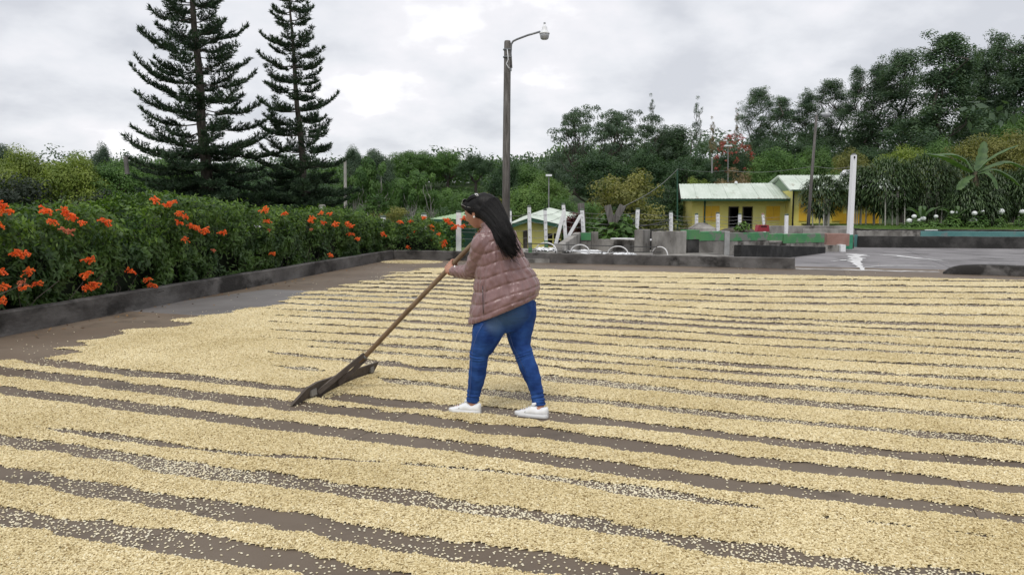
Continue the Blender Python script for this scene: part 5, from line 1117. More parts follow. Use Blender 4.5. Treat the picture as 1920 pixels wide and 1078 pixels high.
for (a, b_) in ((1314, 1351), (1432, 1464)):
    zc0, zc1 = hz(418 if a < 1400 else 417), hz(383.5); mid = (hx(a) + hx(b_)) / 2
    q.append(MB().box((mid, D - .015, (zc0 + zc1) / 2), (hx(b_) - hx(a), .03, zc1 - zc0)).build('shutter_frame', M_yellow))
    for sg in (-1, 1): wv = (hx(b_) - hx(a)) / 2 - .12; q.append(MB().box((mid + sg * (wv / 2 + .012), D - .045, (zc0 + zc1) / 2), (wv, .04, zc1 - zc0 - .2)).build('shutter', M_orange))
adopt(hr_, *q)
roof_sheet(at(1277, 372.5, D - .9), at(1485, 372.5, D - .9), at(1461, 343.5, D + 2.2), at(1273, 345.5, D + 2.2), 7, M_roofp, hr_)
zr = at(1300, 345, D + 2.2).z; rb = at(1273, 345.5, D + 2.2); rc = at(1461, 343.5, D + 2.2)
roof_sheet(Vector((rb.x, D + 4.6, ze - .1)), Vector((rc.x, D + 4.6, ze - .1)), rc, rb, 7, M_roofp, hr_)
fa = at(1277, 374, D - .88); fb = at(1484, 374, D - .88); q = [MB().box((fa + fb) / 2 - Vector((0, 0, .045)), ((fb - fa).length, .04, .09)).build('fascia', M_darkgreen)]
q.append(MB().box(((x0 + x1) / 2, D - .42, ze - .035), (x1 - x0, .8, .03)).build('soffit', M_bark)); adopt(hr_, *q)
# gable triangle left
g0 = at(1277, 373, D - .88); q = [MB().add([(g0.x + .5, D, ze), (g0.x + .5, D + 2.7, ze), (g0.x + .5, D + 2.2, rb.z - .08), (g0.x + .56, D, ze), (g0.x + .56, D + 2.7, ze), (g0.x + .56, D + 2.2, rb.z - .08)], [(0, 1, 2), (5, 4, 3), (0, 3, 4, 1), (1, 4, 5, 2), (2, 5, 3, 0)]).build('gable', M_bark)]
q.append(MB().lathe(at(1380, 344, D + 2), [(.01, .14), (.09, .1), (.1, 0), (.01, 0)], 10).build('roof_vent', M_white)); adopt(hr_, *q)
# right taller part of the house
D2 = 45.6; hr2 = empty('yellow_house', (at(1560, 430, D2).x, D2, 0), 0, 'taller yellow house wing behind the thin lamp pole and bushes', 'house'); X0 = at(1486, 430, D2).x; X1 = at(1652, 430, D2).x; ze2 = at(1500, 357, D2).z
q = [MB().box(((X0 + X1) / 2, D2 + .1, (zg + ze2) / 2), (X1 - X0, .2, ze2 - zg)).build('wall', M_yellow), MB().box((X0 + .1, D2 + 2.3, (zg + ze2) / 2), (.2, 4.2, ze2 - zg)).build('wall', M_yellow), MB().box((X0 - .03, D2 - .05, (zg + ze2) / 2), (.07, .08, ze2 - zg)).build('drain_pipe', M_dark)]
for (a, b_) in ((1498, 1512), (1560, 1580)): xa, xb = at(a, 400, D2).x, at(b_, 400, D2).x; q.append(MB().box(((xa + xb) / 2, D2 - .02, at(1500, 398, D2).z), (xb - xa, .04, 1.05)).build('shutter', M_orange))
xa, xb = at(1575, 400, D2).x, at(1648, 400, D2).x; q.append(MB().box(((xa + xb) / 2, D2 - .012, at(960, 415, D2).z), (xb - xa, .02, .9)).build('painted_dado', M_orange))
adopt(hr2, *q)
rA = at(1484, 356, D2 - .7); rB = at(1645, 356, D2 - .7); rC = at(1652, 329, D2 + 2.3); rD = at(1461, 329, D2 + 2.3); roof_sheet(rA, Vector((rC.x, rB.y, rA.z)), rC, rD, 7, M_roofp, hr2)
roof_sheet(Vector((rD.x, D2 + 5, ze2)), Vector((rC.x, D2 + 5, ze2)), rC, rD, 7, M_roofp, hr2)
q = [MB().tube([rA + Vector((-.03, 0, -.05)), rD + Vector((-.03, 0, -.05))], .07, 4).build('barge_board', M_roofp), MB().tube([rD + Vector((-.03, 0, -.05)), Vector((at(1447, 344, D2 + 4).x, D2 + 4.5, at(1447, 344, D2 + 4).z))], .07, 4).build('barge_board', M_roofp),
     MB().add([(X0, D2, ze2), (X0, D2 + 4.6, ze2), (X0, D2 + 2.3, rD.z - .1), (X0 + .1, D2, ze2), (X0 + .1, D2 + 4.6, ze2), (X0 + .1, D2 + 2.3, rD.z - .1)], [(0, 1, 2), (5, 4, 3), (0, 3, 4, 1), (1, 4, 5, 2), (2, 5, 3, 0)]).build('gable', mat('gable_green', (.22, .30, .2), .8)),
     MB().box(((rA.x + X1) / 2, D2 - .68, ze2 - .02), (X1 - rA.x, .04, .08)).build('fascia', M_darkgreen)]
adopt(hr2, *q)
# white dish behind the post
tag(MB().lathe(at(1588, 332, 43.8), [(.01, .42), (.2, .38), (.34, .22), (.4, 0), (.01, -.02)], 14).build('white_tank', M_lampw, None, True), 'white domed tank on the roof left of the white post', 'tank')

# small yellow house at the left of the basins, lower down the slope
D3 = 33.0; hr3 = empty('small_house', (at(1010, 440, D3).x, D3, -1.6), 0, 'small yellow house with green gable trim below the lamp pole', 'house')
P3 = lambda x, y, dd=0: at(x, y, D3 + dd)
ap = P3(995, 411); lf_ = P3(945, 428); rt_ = P3(1052, 424); zb = -2.2
V = [(lf_.x, D3, zb), (rt_.x, D3, zb), (rt_.x, D3, rt_.z), (ap.x, D3, ap.z), (lf_.x, D3, lf_.z)]; V2 = [(x, y + .15, z) for x, y, z in V]
q = [MB().add(V + V2, [(0, 1, 2, 3, 4), (9, 8, 7, 6, 5), (0, 5, 6, 1), (1, 6, 7, 2), (2, 7, 8, 3), (3, 8, 9, 4), (4, 9, 5, 0)]).build('wall', M_yellow)]
for a, b_ in ((P3(938, 428, -.5), P3(995, 408.5, -.5)), (P3(995, 408.5, -.5), P3(1058, 423, -.5))):
    mb = MB(); mb.add([a, b_, b_ - Vector((0, 0, .15)), a - Vector((0, 0, .15)), a + Vector((0, .05, 0)), b_ + Vector((0, .05, 0)), b_ + Vector((0, .05, -.15)), a + Vector((0, .05, -.15))], [(0, 1, 2, 3), (7, 6, 5, 4), (0, 4, 5, 1), (3, 2, 6, 7), (0, 3, 7, 4), (1, 5, 6, 2)]); q.append(mb.build('barge_board', M_darkgreen))
q.append(MB().box(P3(1037, 449, -.02), (28 / F_PX * D3, .06, 22 / F_PX * D3)).build('window', M_dark)); q.append(MB().box(P3(1037, 449, -.07), (.05, .05, 22 / F_PX * D3)).build('window_bar', M_yellow)); q.append(MB().box(P3(1037, 449, -.06), (28 / F_PX * D3, .05, .05)).build('window_bar', M_yellow)); q.append(MB().box(P3(985, 452, -.04), (8 / F_PX * D3, .06, .9)).build('door', M_bark)); adopt(hr3, *q)
a1, a2 = P3(938, 427.5, -.52), P3(995, 408, -.52); a3 = P3(1058, 422.5, -.52); bk = Vector((1.1, 6.0, .0)); up3 = Vector((0, 0, .9))
roof_sheet(a1, a1 + bk + up3 * .5, a2 + bk + up3 * .5, a2, 4, M_roofp, hr3); roof_sheet(a3, a3 + bk + up3 * .5, a2 + bk + up3 * .5, a2, 4, M_roofp, hr3)
# another pale roof left of the woman
hr4 = empty('roofed_shed', (at(830, 440, 37).x, 37, -2.8), 0, 'shed with a pale sloping green roof left of the head of the woman', 'shed')
E0, E1 = at(790, 415, 36), at(893, 408, 35); R0, R1 = at(800, 411.5, 40), at(890, 394, 40)
roof_sheet(E0, E1, R1, R0, 4, mat('green_roof', (.24, .38, .2), .6, (.33, .46, .26), scale=2), hr4); q = [MB().box(((E0.x + E1.x) / 2, 37.5, -1.1), (E1.x - E0.x - .3, 2.5, 3.6)).build('wall', M_darkgreen), MB().box((at(845, 412, 35.4) + Vector((0, 0, -.06))), (E1.x - E0.x, .04, .1), ry=.05).build('fascia', M_darkgreen)]; adopt(hr4, *q)

# dry leaves and petals blown against the kerb
rg = np.random.default_rng(90); n = 150; u = rg.random(n); d0 = np.array(tuple(PL0)) + (np.array(tuple(PC)) - np.array(tuple(PL0))) * u[:, None]; off = np.abs(rg.normal(0, .35, n)) + .02
c = d0 - np.array(tuple(hn_)) * off[:, None]; c[:, 2] = .008
V, F = leafquads(c, unit(rg.normal(size=(n, 3)) * .25 + np.array([0, 0, 1.0])), rg.uniform(.015, .04, n), rg.uniform(.008, .018, n), rg)
tag(link('fallen_leaves', mesh('fallen_leaves', V, F), mat('dry_leaf', (.16, .09, .04), .9, (.30, .18, .07), scale=9, coords='World')), 'dry brown leaves scattered along the foot of the left kerb', 'leaves', kind='stuff')

# ------------------------------------------------------------------ the woman raking
def crom(K, n):
    "Catmull-Rom through rows of K, n samples"
    K = np.asarray(K, float); m_ = len(K) - 1; out_ = []
    for i in range(n + 1):
        t = i / n * m_; k = min(int(t), m_ - 1); f = t - k; p0 = K[max(k - 1, 0)]; p1 = K[k]; p2 = K[k + 1]; p3 = K[min(k + 2, m_)]
        out_.append(.5 * ((2 * p1) + (p2 - p0) * f + (2 * p0 - 5 * p1 + 4 * p2 - p3) * f * f + (3 * p1 - p0 - 3 * p2 + p3) * f ** 3))
    return np.array(out_)
def limb(mb, keys, n=40, ns=28, disp=None, deep=1.0, caps=True):
    "keys: (px, py, D, radius px[, depth factor]); rings perpendicular to the path"
    K = [];
    for k in keys:
        p = at(k[0], k[1], k[2]); K.append((p.x, p.y, p.z, k[3] / F_PX * k[2], k[4] if len(k) > 4 else deep))
    A = crom(K, n); R = []
    for i, r in enumerate(A):
        c = Vector(r[:3]); d = (Vector(A[min(i + 1, n)][:3]) - Vector(A[max(i - 1, 0)][:3])).normalized(); a = d.cross(Vector((0, 1, 0))).normalized(); b = a.cross(d).normalized(); ring = []
        for j in range(ns):
            th = 2 * PI * j / ns; dd = disp(i / n, th) if disp else 0; ring.append(c + a * math.cos(th) * (r[3] + dd) + b * math.sin(th) * (r[3] * r[4] + dd))
        R.append(ring)
    if caps:
        def cap(ring, d, k):
            c = sum((Vector(p) for p in ring), Vector()) / len(ring); rr = (Vector(ring[0]) - c).length
            return [c + (Vector(p) - c) * k + d * rr * math.sqrt(max(0, 1 - k * k)) * .6 for p in ring]
        d0 = (Vector(A[0][:3]) - Vector(A[1][:3])).normalized(); d1 = (Vector(A[-1][:3]) - Vector(A[-2][:3])).normalized()
        R = [cap(R[0], d0, .2), cap(R[0], d0, .7)] + R + [cap(R[-1], d1, .7), cap(R[-1], d1, .2)]
    mb.rings(R)
def remesh(mb, name, m, parent, vox, smooth_it=0):
    me = bpy.data.meshes.new(name); me.from_pydata([tuple(v) for v in mb.V], [], mb.F); me.update(); o = link(name, me)
    md = o.modifiers.new('r', 'REMESH'); md.mode = 'VOXEL'; md.voxel_size = vox
    if smooth_it: s2 = o.modifiers.new('s', 'SMOOTH'); s2.factor = .5; s2.iterations = smooth_it
    dg = bpy.context.evaluated_depsgraph_get(); me2 = bpy.data.meshes.new_from_object(o.evaluated_get(dg)); o.modifiers.clear(); o.data = me2; bpy.data.meshes.remove(me); me2.name = name
    me2.polygons.foreach_set('use_smooth', [True] * len(me2.polygons)); me2.materials.clear(); me2.materials.append(m); me2.update()
    adopt(parent, o); return o
woman = empty('person', (gnd(945, 779).x, gnd(945, 779).y, 0), 0, 'woman in a mauve quilted jacket and blue jeans raking the coffee', 'person')
M_skin = mat('skin', (.40, .19, .125), .5, (.46, .235, .16), scale=9, spec=.4)
M_jacket = mat('quilted_nylon', (.180, .098, .095), .30, (.240, .138, .134), scale=6, detail=6, bump=.7, bscale=26, bdist=.012, spec=.6, sheen=.15, stretch=(1.6, 1, .7))
M_hair = mat('black_hair', (.003, .0025, .0025), .5, (.007, .006, .006), scale=20, spec=.22)
M_shoe = mat('white_canvas', (.74, .75, .77), .7, (.8, .81, .82), scale=12, bump=.15, bscale=200)
M_sole = mat('white_rubber', (.66, .67, .68), .5, (.55, .54, .52), scale=9, lo=.5, hi=.7)
M_stitch = mat('seam_stitch', (.03, .05, .13), .8)
M_lip = mat('lips', (.36, .10, .09), .4)
M_pearl = mat('pearl', (.8, .78, .72), .2)
M_frame = mat('glasses_frame', (.30, .28, .26), .3, metal=.6)
M_lens = mat('dark_lens', (.015, .015, .018), .1, spec=.7)
# denim: blue with a worn pale patch over the seat and thigh
M_denim = bpy.data.materials.new('denim'); M_denim.use_nodes = True; t_ = M_denim.node_tree; b_ = t_.nodes['Principled BSDF']; b_.inputs['Roughness'].default_value = .85; b_.inputs['Specular IOR Level'].default_value = .2
g_ = N(t_, 'ShaderNodeTexCoord'); n_ = N(t_, 'ShaderNodeTexNoise'); n_.inputs['Scale'].default_value = 9; n_.inputs['Detail'].default_value = 8; t_.links.new(g_.outputs['Object'], n_.inputs['Vector'])
r_ = N(t_, 'ShaderNodeValToRGB'); r_.color_ramp.elements[0].position = .35; r_.color_ramp.elements[1].position = .68; r_.color_ramp.elements[0].color = (.009, .034, .150, 1); r_.color_ramp.elements[1].color = (.028, .088, .290, 1); t_.links.new(n_.outputs[0], r_.inputs[0])
base_ = r_.outputs[0]
def wear(px, py, D, rad, col, amt):
    global base_
    v = N(t_, 'ShaderNodeVectorMath', operation='DISTANCE'); t_.links.new(g_.outputs['Object'], v.inputs[0]); p = at(px, py, D); v.inputs[1].default_value = tuple(p)
    mr = N(t_, 'ShaderNodeMapRange', interpolation_type='SMOOTHSTEP'); mr.inputs[1].default_value = rad; mr.inputs[2].default_value = rad * .2; mr.inputs[3].default_value = 0; mr.inputs[4].default_value = amt; t_.links.new(v.outputs['Value'], mr.inputs[0])
    x = N(t_, 'ShaderNodeMix', data_type='RGBA'); t_.links.new(mr.outputs[0], x.inputs[0]); t_.links.new(base_, x.inputs[6]); x.inputs[7].default_value = (*col, 1); base_ = x.outputs[2]
wear(940, 600, 5.34, .15, (.065, .125, .22), .75); wear(970, 588, 5.36, .15, (.05, .10, .19), .7); wear(925, 606, 5.34, .10, (.11, .16, .23), .4)
t_.links.new(base_, b_.inputs['Base Color'])
bp2 = N(t_, 'ShaderNodeBump'); bp2.inputs['Strength'].default_value = .5; bp2.inputs['Distance'].default_value = .012; n3_ = N(t_, 'ShaderNodeTexNoise'); n3_.inputs['Scale'].default_value = 22; mpp = N(t_, 'ShaderNodeMapping'); mpp.inputs['Scale'].default_value = (.6, .6, 2.2); t_.links.new(g_.outputs['Object'], mpp.inputs[0]); t_.links.new(mpp.outputs[0], n3_.inputs['Vector']); t_.links.new(n3_.outputs[0], bp2.inputs['Height']); t_.links.new(bp2.outputs[0], b_.inputs['Normal'])

# rake geometry first (hands close on the handle)
BL = gnd(545, 762); BR = gnd(699, 702); BC = (BL + BR) / 2; bd_ = (BR - BL).normalized(); bn = Vector((-bd_.y, bd_.x, 0))
if bn.x > 0: bn = -bn       # pointing away from the woman
H1 = at(845, 500, 5.82); H0 = at(679, 674, 6.20); pa = (H1 - H0).normalized(); H2 = H1 + pa * ((at(901, 431, 5.7) - H1).length)
def hand(mb, P, axis, to_arm, sgn=1, curl=1.0):
    "closed hand round the handle at P; to_arm: unit vector from the handle to the wrist"
    a = axis.normalized(); er = (to_arm - a * to_arm.dot(a)).normalized(); e1 = a.cross(er); e1 = e1 if e1.y < 0 else -e1
    R = .027; c = P + er * .030 + e1 * .012
    # palm: flat rounded slab
    X_ = a; Y_ = (er * .8 + e1 * .6).normalized(); Z_ = X_.cross(Y_); M3 = Matrix((X_, Y_, Z_)).transposed()
    mb.ball(P + (er * .045 + e1 * .026), (.043, .036, .017), 14, 10, M3); mb.ball(P + (er * .028 + e1 * .030), (.040, .030, .014), 14, 10, M3)
    mb.tube([P + er * .050 + e1 * .022, P + er * .085 + e1 * .020], [.026, .027], 12)
    for k, (off, L, rr) in enumerate(((.031, 215, .0086), (.0105, 235, .0092), (-.0105, 225, .0088), (-.031, 190, .0076))):
        pts = []; rs = []
        for i in range(9):
            th = math.radians(38 + (L - 38 + 20) * curl * i / 8); rad = R + (.006 if i < 2 else 0) + (.003 if i in (3, 6) else 0); pts.append(P + a * (off * sgn * (1 + .04 * i) + .002 * i) + (er * math.cos(th) + e1 * math.sin(th)) * rad); rs.append(rr * (1.1 if i in (1, 4) else 1) * (1 - .022 * i))
        mb.tube(pts, rs, 8); mb.ball(pts[-1], rs[-1], 8, 6)
    pts = []; rs = []
    for i in range(7):
        th = math.radians(20 - 165 * i / 6); pts.append(P + a * (sgn * (.018 + .028 * i / 6)) + (er * math.cos(th) + e1 * math.sin(th)) * (R + .004)); rs.append(.0115 * (1 - .04 * i))
    mb.tube(pts, rs, 8); mb.ball(pts[-1], rs[-1], 8, 6)

body = MB()
# head
HC = at(895, 398, 5.62); hf = Vector((-.80, .40, -.40)).normalized(); hu = (Vector((.02, 0, 1)) - hf * Vector((.02, 0, 1)).dot(hf)).normalized(); hl = hu.cross(hf)
HM = Matrix((hf, hl, hu)).transposed(); L2W = lambda x, y, z: HC + HM @ Vector((x, y, z))
nU, nV = 64, 48; rings_ = []
for j in range(nV + 1):
    ph = PI * (j / nV * .996 + .002); ring = []
    for i in range(nU):
        th = 2 * PI * i / nU; x = math.sin(ph) * math.cos(th); y = math.sin(ph) * math.sin(th); z = -math.cos(ph)
        X_ = x * .093; Y_ = y * .074; Z_ = z * .112
        if z < 0: k = (-z) ** 1.6; Y_ *= 1 - .30 * k; X_ *= (1 - .10 * k) if x > 0 else (1 - .45 * k); X_ += .018 * k
        fr = max(0, x)
        gs = lambda yy, zz, sy, sz: math.exp(-((Y_ - yy) / sy) ** 2 - ((Z_ - zz) / sz) ** 2)
        if x > .2:
            X_ += .020 * gs(0, -.020, .011, .013) + .010 * gs(0, 0.0, .008, .018) - .007 * (gs(.031, .006, .016, .012) + gs(-.031, .006, .016, .012)) + .004 * gs(0, .026, .04, .010)
            X_ += .007 * gs(0, -.050, .020, .007) + .006 * gs(0, -.060, .017, .006) - .003 * gs(0, -.055, .025, .002) + .008 * gs(0, -.088, .020, .014) + .005 * (gs(.036, -.024, .018, .018) + gs(-.036, -.024, .018, .018))
        ring.append(L2W(X_, Y_, Z_))
    rings_.append(ring)
body.rings(rings_)
for sg in (1, -1):
    body.ball(L2W(-.008, sg * .073, -.004), (.017, .009, .029), 12, 9, HM); body.ball(L2W(-.001, sg * .074, -.024), (.009, .006, .011), 8, 7, HM)
NB = at(921, 434, 5.57)
body.tube([L2W(-.030, 0, -.045), (L2W(-.030, 0, -.075) + NB) / 2, NB, NB + Vector((.03, -.01, -.08))], [.052, .050, .058, .075], 20)
# trunk, arms and legs under the clothes
limb(body, [(925, 432, 5.56, 22, .8), (928, 452, 5.53, 32, .9), (934, 485, 5.54, 34, .8), (943, 530, 5.53, 34, .8), (950, 565, 5.52, 36, .8), (953, 590, 5.52, 28, .7)], 24, 24)
LSH = (906, 459, 5.43); LEL = (886, 507, 5.60); LWR = (848, 507, 5.76); RSH = (926, 457, 5.68); REL = (915, 494, 5.84)
limb(body, [(*LSH, 15), (896, 484, 5.51, 13), (*LEL, 11)], 12, 16); WL = H1 + (at(*LEL) - H1).normalized() * .085
limb(body, [(*LEL, 11), (866, 508, 5.68, 9.5), (*LWR, 7.2)], 12, 16)
hand(body, H1, pa, (at(*LEL) - H1).normalized(), 1)
HR = H2 - pa * .045; limb(body, [(925, 458, 5.68, 11), (922, 478, 5.80, 13), (*REL, 11)], 12, 16); body.tube([at(*REL), HR + (at(*REL) - HR).normalized() * .06], [.04, .028], 14); hand(body, HR, pa, (at(*REL) - HR).normalized(), 1)
LEGL = [(934, 592, 5.50, 30, .9), (921, 605, 5.475, 33.5, .95), (915.5, 618, 5.46, 30.5, 1.05), (907, 644, 5.46, 24.2, 1.05), (899.5, 660, 5.465, 19.0, 1.1), (898, 672, 5.47, 17.2, 1.1), (896.3, 690, 5.48, 17.0, 1.08), (894, 708, 5.485, 16.2, 1.05), (891, 724, 5.49, 14.2, 1.0), (887.3, 742, 5.49, 12.3, 1.0), (886.3, 750, 5.49, 12.0, 1.0)]
LEGR = [(970, 575, 5.58, 37, 1.0), (973.5, 592, 5.57, 32.5, 1.0), (973.5, 618, 5.55, 26.6, 1.05), (975.5, 644, 5.53, 20.4, 1.05), (981, 660, 5.51, 17.8, 1.08), (984.5, 672, 5.50, 17.2, 1.1), (991.5, 690, 5.48, 17.4, 1.08), (998.5, 708, 5.46, 15.8, 1.05), (1004, 726, 5.45, 13.3, 1.0), (1008.5, 745, 5.445, 12.4, 1.0), (1009.5, 755, 5.44, 12.2, 1.0)]
for LG in (LEGL, LEGR): limb(body, [(a, b, c, r - (9 if i < 3 else 4 if i < 9 else 2), k * .85) for i, (a, b, c, r, k) in enumerate(LG)], 30, 20)
AL = at(886.5, 750, 5.49); AR = at(1011, 756, 5.44)
body.tube([AL, AL + Vector((0, 0, -.035)), AL + Vector((.004, 0, -.075))], [.036, .034, .036], 14); body.tube([AR, AR + Vector((.003, 0, -.03)), AR + Vector((.006, 0, -.07))], [.036, .034, .036], 14)
TL0, TL1 = gnd(901.5, 776), gnd(842.5, 771.5); TR0, TR1 = gnd(1027.5, 784.5), gnd(966, 777.5)
for q0, q1 in ((TL0, TL1), (TR0, TR1)):
    d = (q1 - q0).normalized(); body.tube([q0 + d * .05 + Vector((0, 0, .05)), q0 + d * .12 + Vector((0, 0, .045)), q0 + d * .2 + Vector((0, 0, .03))], [.028, .026, .018], 12)
ob = remesh(body, 'body', M_skin, woman, .0042, 2)
# face details
def part(mb, name, m, smooth=True): o = mb.build(name, m, None, smooth); adopt(woman, o); return o
for sg in (1, -1):
    part(MB().ball(L2W(.079, sg * .031, .005), (.009, .013, .0075), 12, 8, HM), 'eye', M_pearl); part(MB().ball(L2W(.0865, sg * .0305, .003), (.0035, .005, .005), 10, 6, HM), 'iris', M_hair)
    part(MB().tube([L2W(.089, sg * .014, .022), L2W(.089, sg * .03, .028), L2W(.078, sg * .048, .022)], [.003, .0035, .001], 6), 'eyebrow', M_hair)
    part(MB().tube([L2W(.089, sg * .019, .010), L2W(.0905, sg * .031, .0125), L2W(.083, sg * .043, .008)], [.0012, .002, .0012], 5), 'eyelash', M_hair)
part(MB().tube([L2W(.089, .022, -.054), L2W(.0965, .008, -.0515), L2W(.0975, 0, -.053), L2W(.0965, -.008, -.0515), L2W(.089, -.022, -.054)], [.001, .004, .0045, .004, .001], 8), 'lips', M_lip)
part(MB().ball(L2W(-.002, .080, -.040), .0085, 10, 8), 'earring', M_pearl)
part(MB().tube([at(853, 503, 5.72) + Vector((0, -.02, .02)), at(853, 503, 5.72) + Vector((0, -.032, 0)), at(852, 510, 5.72) + Vector((0, -.018, -.005))], .006, 8), 'bracelet', M_pearl)

# jacket: quilted trunk and sleeves
jk = MB()
RK = [(879, 607, 1009, 553, .225), (879.5, 598, 1011, 543, .228), (882.5, 578, 1011, 531, .225), (886.5, 556, 1004, 515, .205), (889, 533, 994, 499, .195), (890, 510, 985, 481, .185), (890, 488, 977, 463, .18), (891, 469, 971, 448, .175), (895, 452, 963, 432, .16), (901, 438, 951, 420, .13), (903, 428, 944, 411, .09), (899, 421, 938, 404, .078)]
K = []
for x0, y0, x1, y1, dp in RK:
    a = at(x0, y0, 5.53); b2 = at(x1, y1, 5.55); K.append((*a, *b2, dp))
nR = 260; A = crom(K, nR); NS = 120; R = []; NBAND = 10.4
for i, r in enumerate(A):
    a = Vector(r[:3]); b2 = Vector(r[3:6]); c = (a + b2) / 2; u = (b2 - a); ra = u.length / 2; u.normalize(); v = (Vector((.0, 1, .0)) - u * u.y).normalized(); t = i / nR; ring = []
    for j in range(NS):
        th = 2 * PI * j / NS; cs, sn = math.cos(th), math.sin(th); near = sn < 0
        tb = t * NBAND + .30 * math.cos(th) + .12 * math.sin(th * 2 + .5) + .05 * math.sin(th * 5); ph = tb - math.floor(tb); puff = (1 - abs(2 * ph - 1) ** 5)
        am = .0095 if t < .86 else .0095 * max(0, (1 - t) / .14)
        sg = 1.0
        for cs0, sl_ in ((.13, .10), (-.60, .02)):
            if near and t < .62: sg *= 1 - .75 * math.exp(-((cs - cs0 + sl_ * t * 3) / .030) ** 2)
        wr = .005 * (float(vnoise(th * 7 + tb * .4, tb * 1.6, 1, 1)) - .5) * 2 * (1 if t < .9 else 0) + .0055 * math.sin(th * 22 + 6 * float(vnoise(th * 2, tb, 1, 2))) * puff * (.4 + .6 * float(vnoise(th * 3, tb * 2, 1, 3)))
        dd = am * puff * sg + wr; e_ = 2 / 2.3; ring.append(c + u * (abs(cs) ** e_ * (1 if cs >= 0 else -1) * (ra - .008 + dd)) + v * (abs(sn) ** e_ * (1 if sn >= 0 else -1) * (r[6] + dd)))
    R.append(ring)
jk.rings(R)
def slv(nb, ph0): return lambda t, th: .0065 * (1 - abs(2 * ((t * nb + ph0 + .12 * math.cos(th)) % 1) - 1) ** 4) - .002 + .0035 * math.sin(th * 9 + 5 * t * nb) * float(vnoise(th * 2, t * nb * 1.5, 1, 2))
limb(jk, [(912, 447, 5.47, 16, 1.1), (905, 459, 5.45, 20.5, 1.05), (898, 481, 5.50, 18.5, 1.1), (889, 500, 5.56, 16.5, 1.1), (884, 508, 5.60, 15.0, 1.1), (874, 510, 5.65, 13.2, 1.1), (862, 509.5, 5.69, 11.0, 1.1), (850, 508, 5.74, 9.2, 1.1)], 150, 56, slv(10, .1))
limb(jk, [(934, 446, 5.64, 15), (932, 456, 5.70, 18), (926, 478, 5.80, 17), (915, 492, 5.84, 15), (904, 472, 5.79, 12), (898, 462, 5.76, 9)], 110, 40, slv(10, .3))
oj = remesh(jk, 'jacket', M_jacket, woman, .0048, 0)
# zip line and cuff
part(MB().tube([at(905, 536, 5.335), at(905.5, 560, 5.32), at(906, 588, 5.32)], .0028, 6), 'pocket_zip', M_lens)

# jeans
jn = MB()
def dleg(seed, kn, an):
    def f(t, th):
        k = math.exp(-((t - kn) / .05) ** 2); a = math.exp(-((t - an) / .09) ** 2); return .006 * k * math.sin(t * 170 + 1.6 * math.cos(th)) + .005 * a * math.sin(t * 150 + 1.5 * math.cos(th + seed)) + .0015 * math.sin(t * 60 + 2 * math.sin(th + seed))
    return f
limb(jn, LEGL, 130, 40, dleg(0, .46, .93)); limb(jn, LEGR, 130, 40, dleg(1.7, .46, .93))
limb(jn, [(947, 552, 5.52, 44, .85), (950, 572, 5.52, 50, .80), (953, 590, 5.51, 48, .80), (955, 604, 5.51, 36, .85)], 30, 40)
for (x, y, D, r) in ((977, 584, 5.52, 29), (942, 594, 5.48, 29)): c = at(x, y, D); rr = r / F_PX * D; jn.ball(c, (rr, rr * .75, rr), 24, 18)
oj2 = remesh(jn, 'jeans', M_denim, woman, .0048, 1)
S1 = [(905, 608, 5.345), (895, 625, 5.345), (888.5, 645, 5.36), (885, 662, 5.385), (884, 690, 5.40), (882, 720, 5.425), (880, 745, 5.44)]
part(MB().tube([at(*p) for p in S1], .0022, 5), 'outer_seam', mat('denim_seam', (.06, .10, .26), .8)); part(MB().tube([at(954, 622, 5.43), at(962, 650, 5.42), at(972, 668, 5.40), at(986, 700, 5.385)], .0018, 5), 'inner_seam', M_stitch)
part(MB().tube([at(945, 584, 5.335), at(952, 592.5, 5.325), at(970, 586.5, 5.34)], .002, 5), 'pocket_seam', M_stitch); part(MB().tube([at(1001, 556, 5.40), at(1003, 566, 5.42), at(1008, 567, 5.47)], .002, 5), 'pocket_seam', M_stitch)
for kk in ((AL, .0), (AR, .002)):
    c = kk[0] + Vector((0, 0, .004)); part(MB().lathe(c - Vector((0, 0, .012)), [(.044, 0), (.047, .002), (.047, .012), (.044, .014), (.040, .012), (.040, .002)], 24), 'trouser_hem', M_denim)
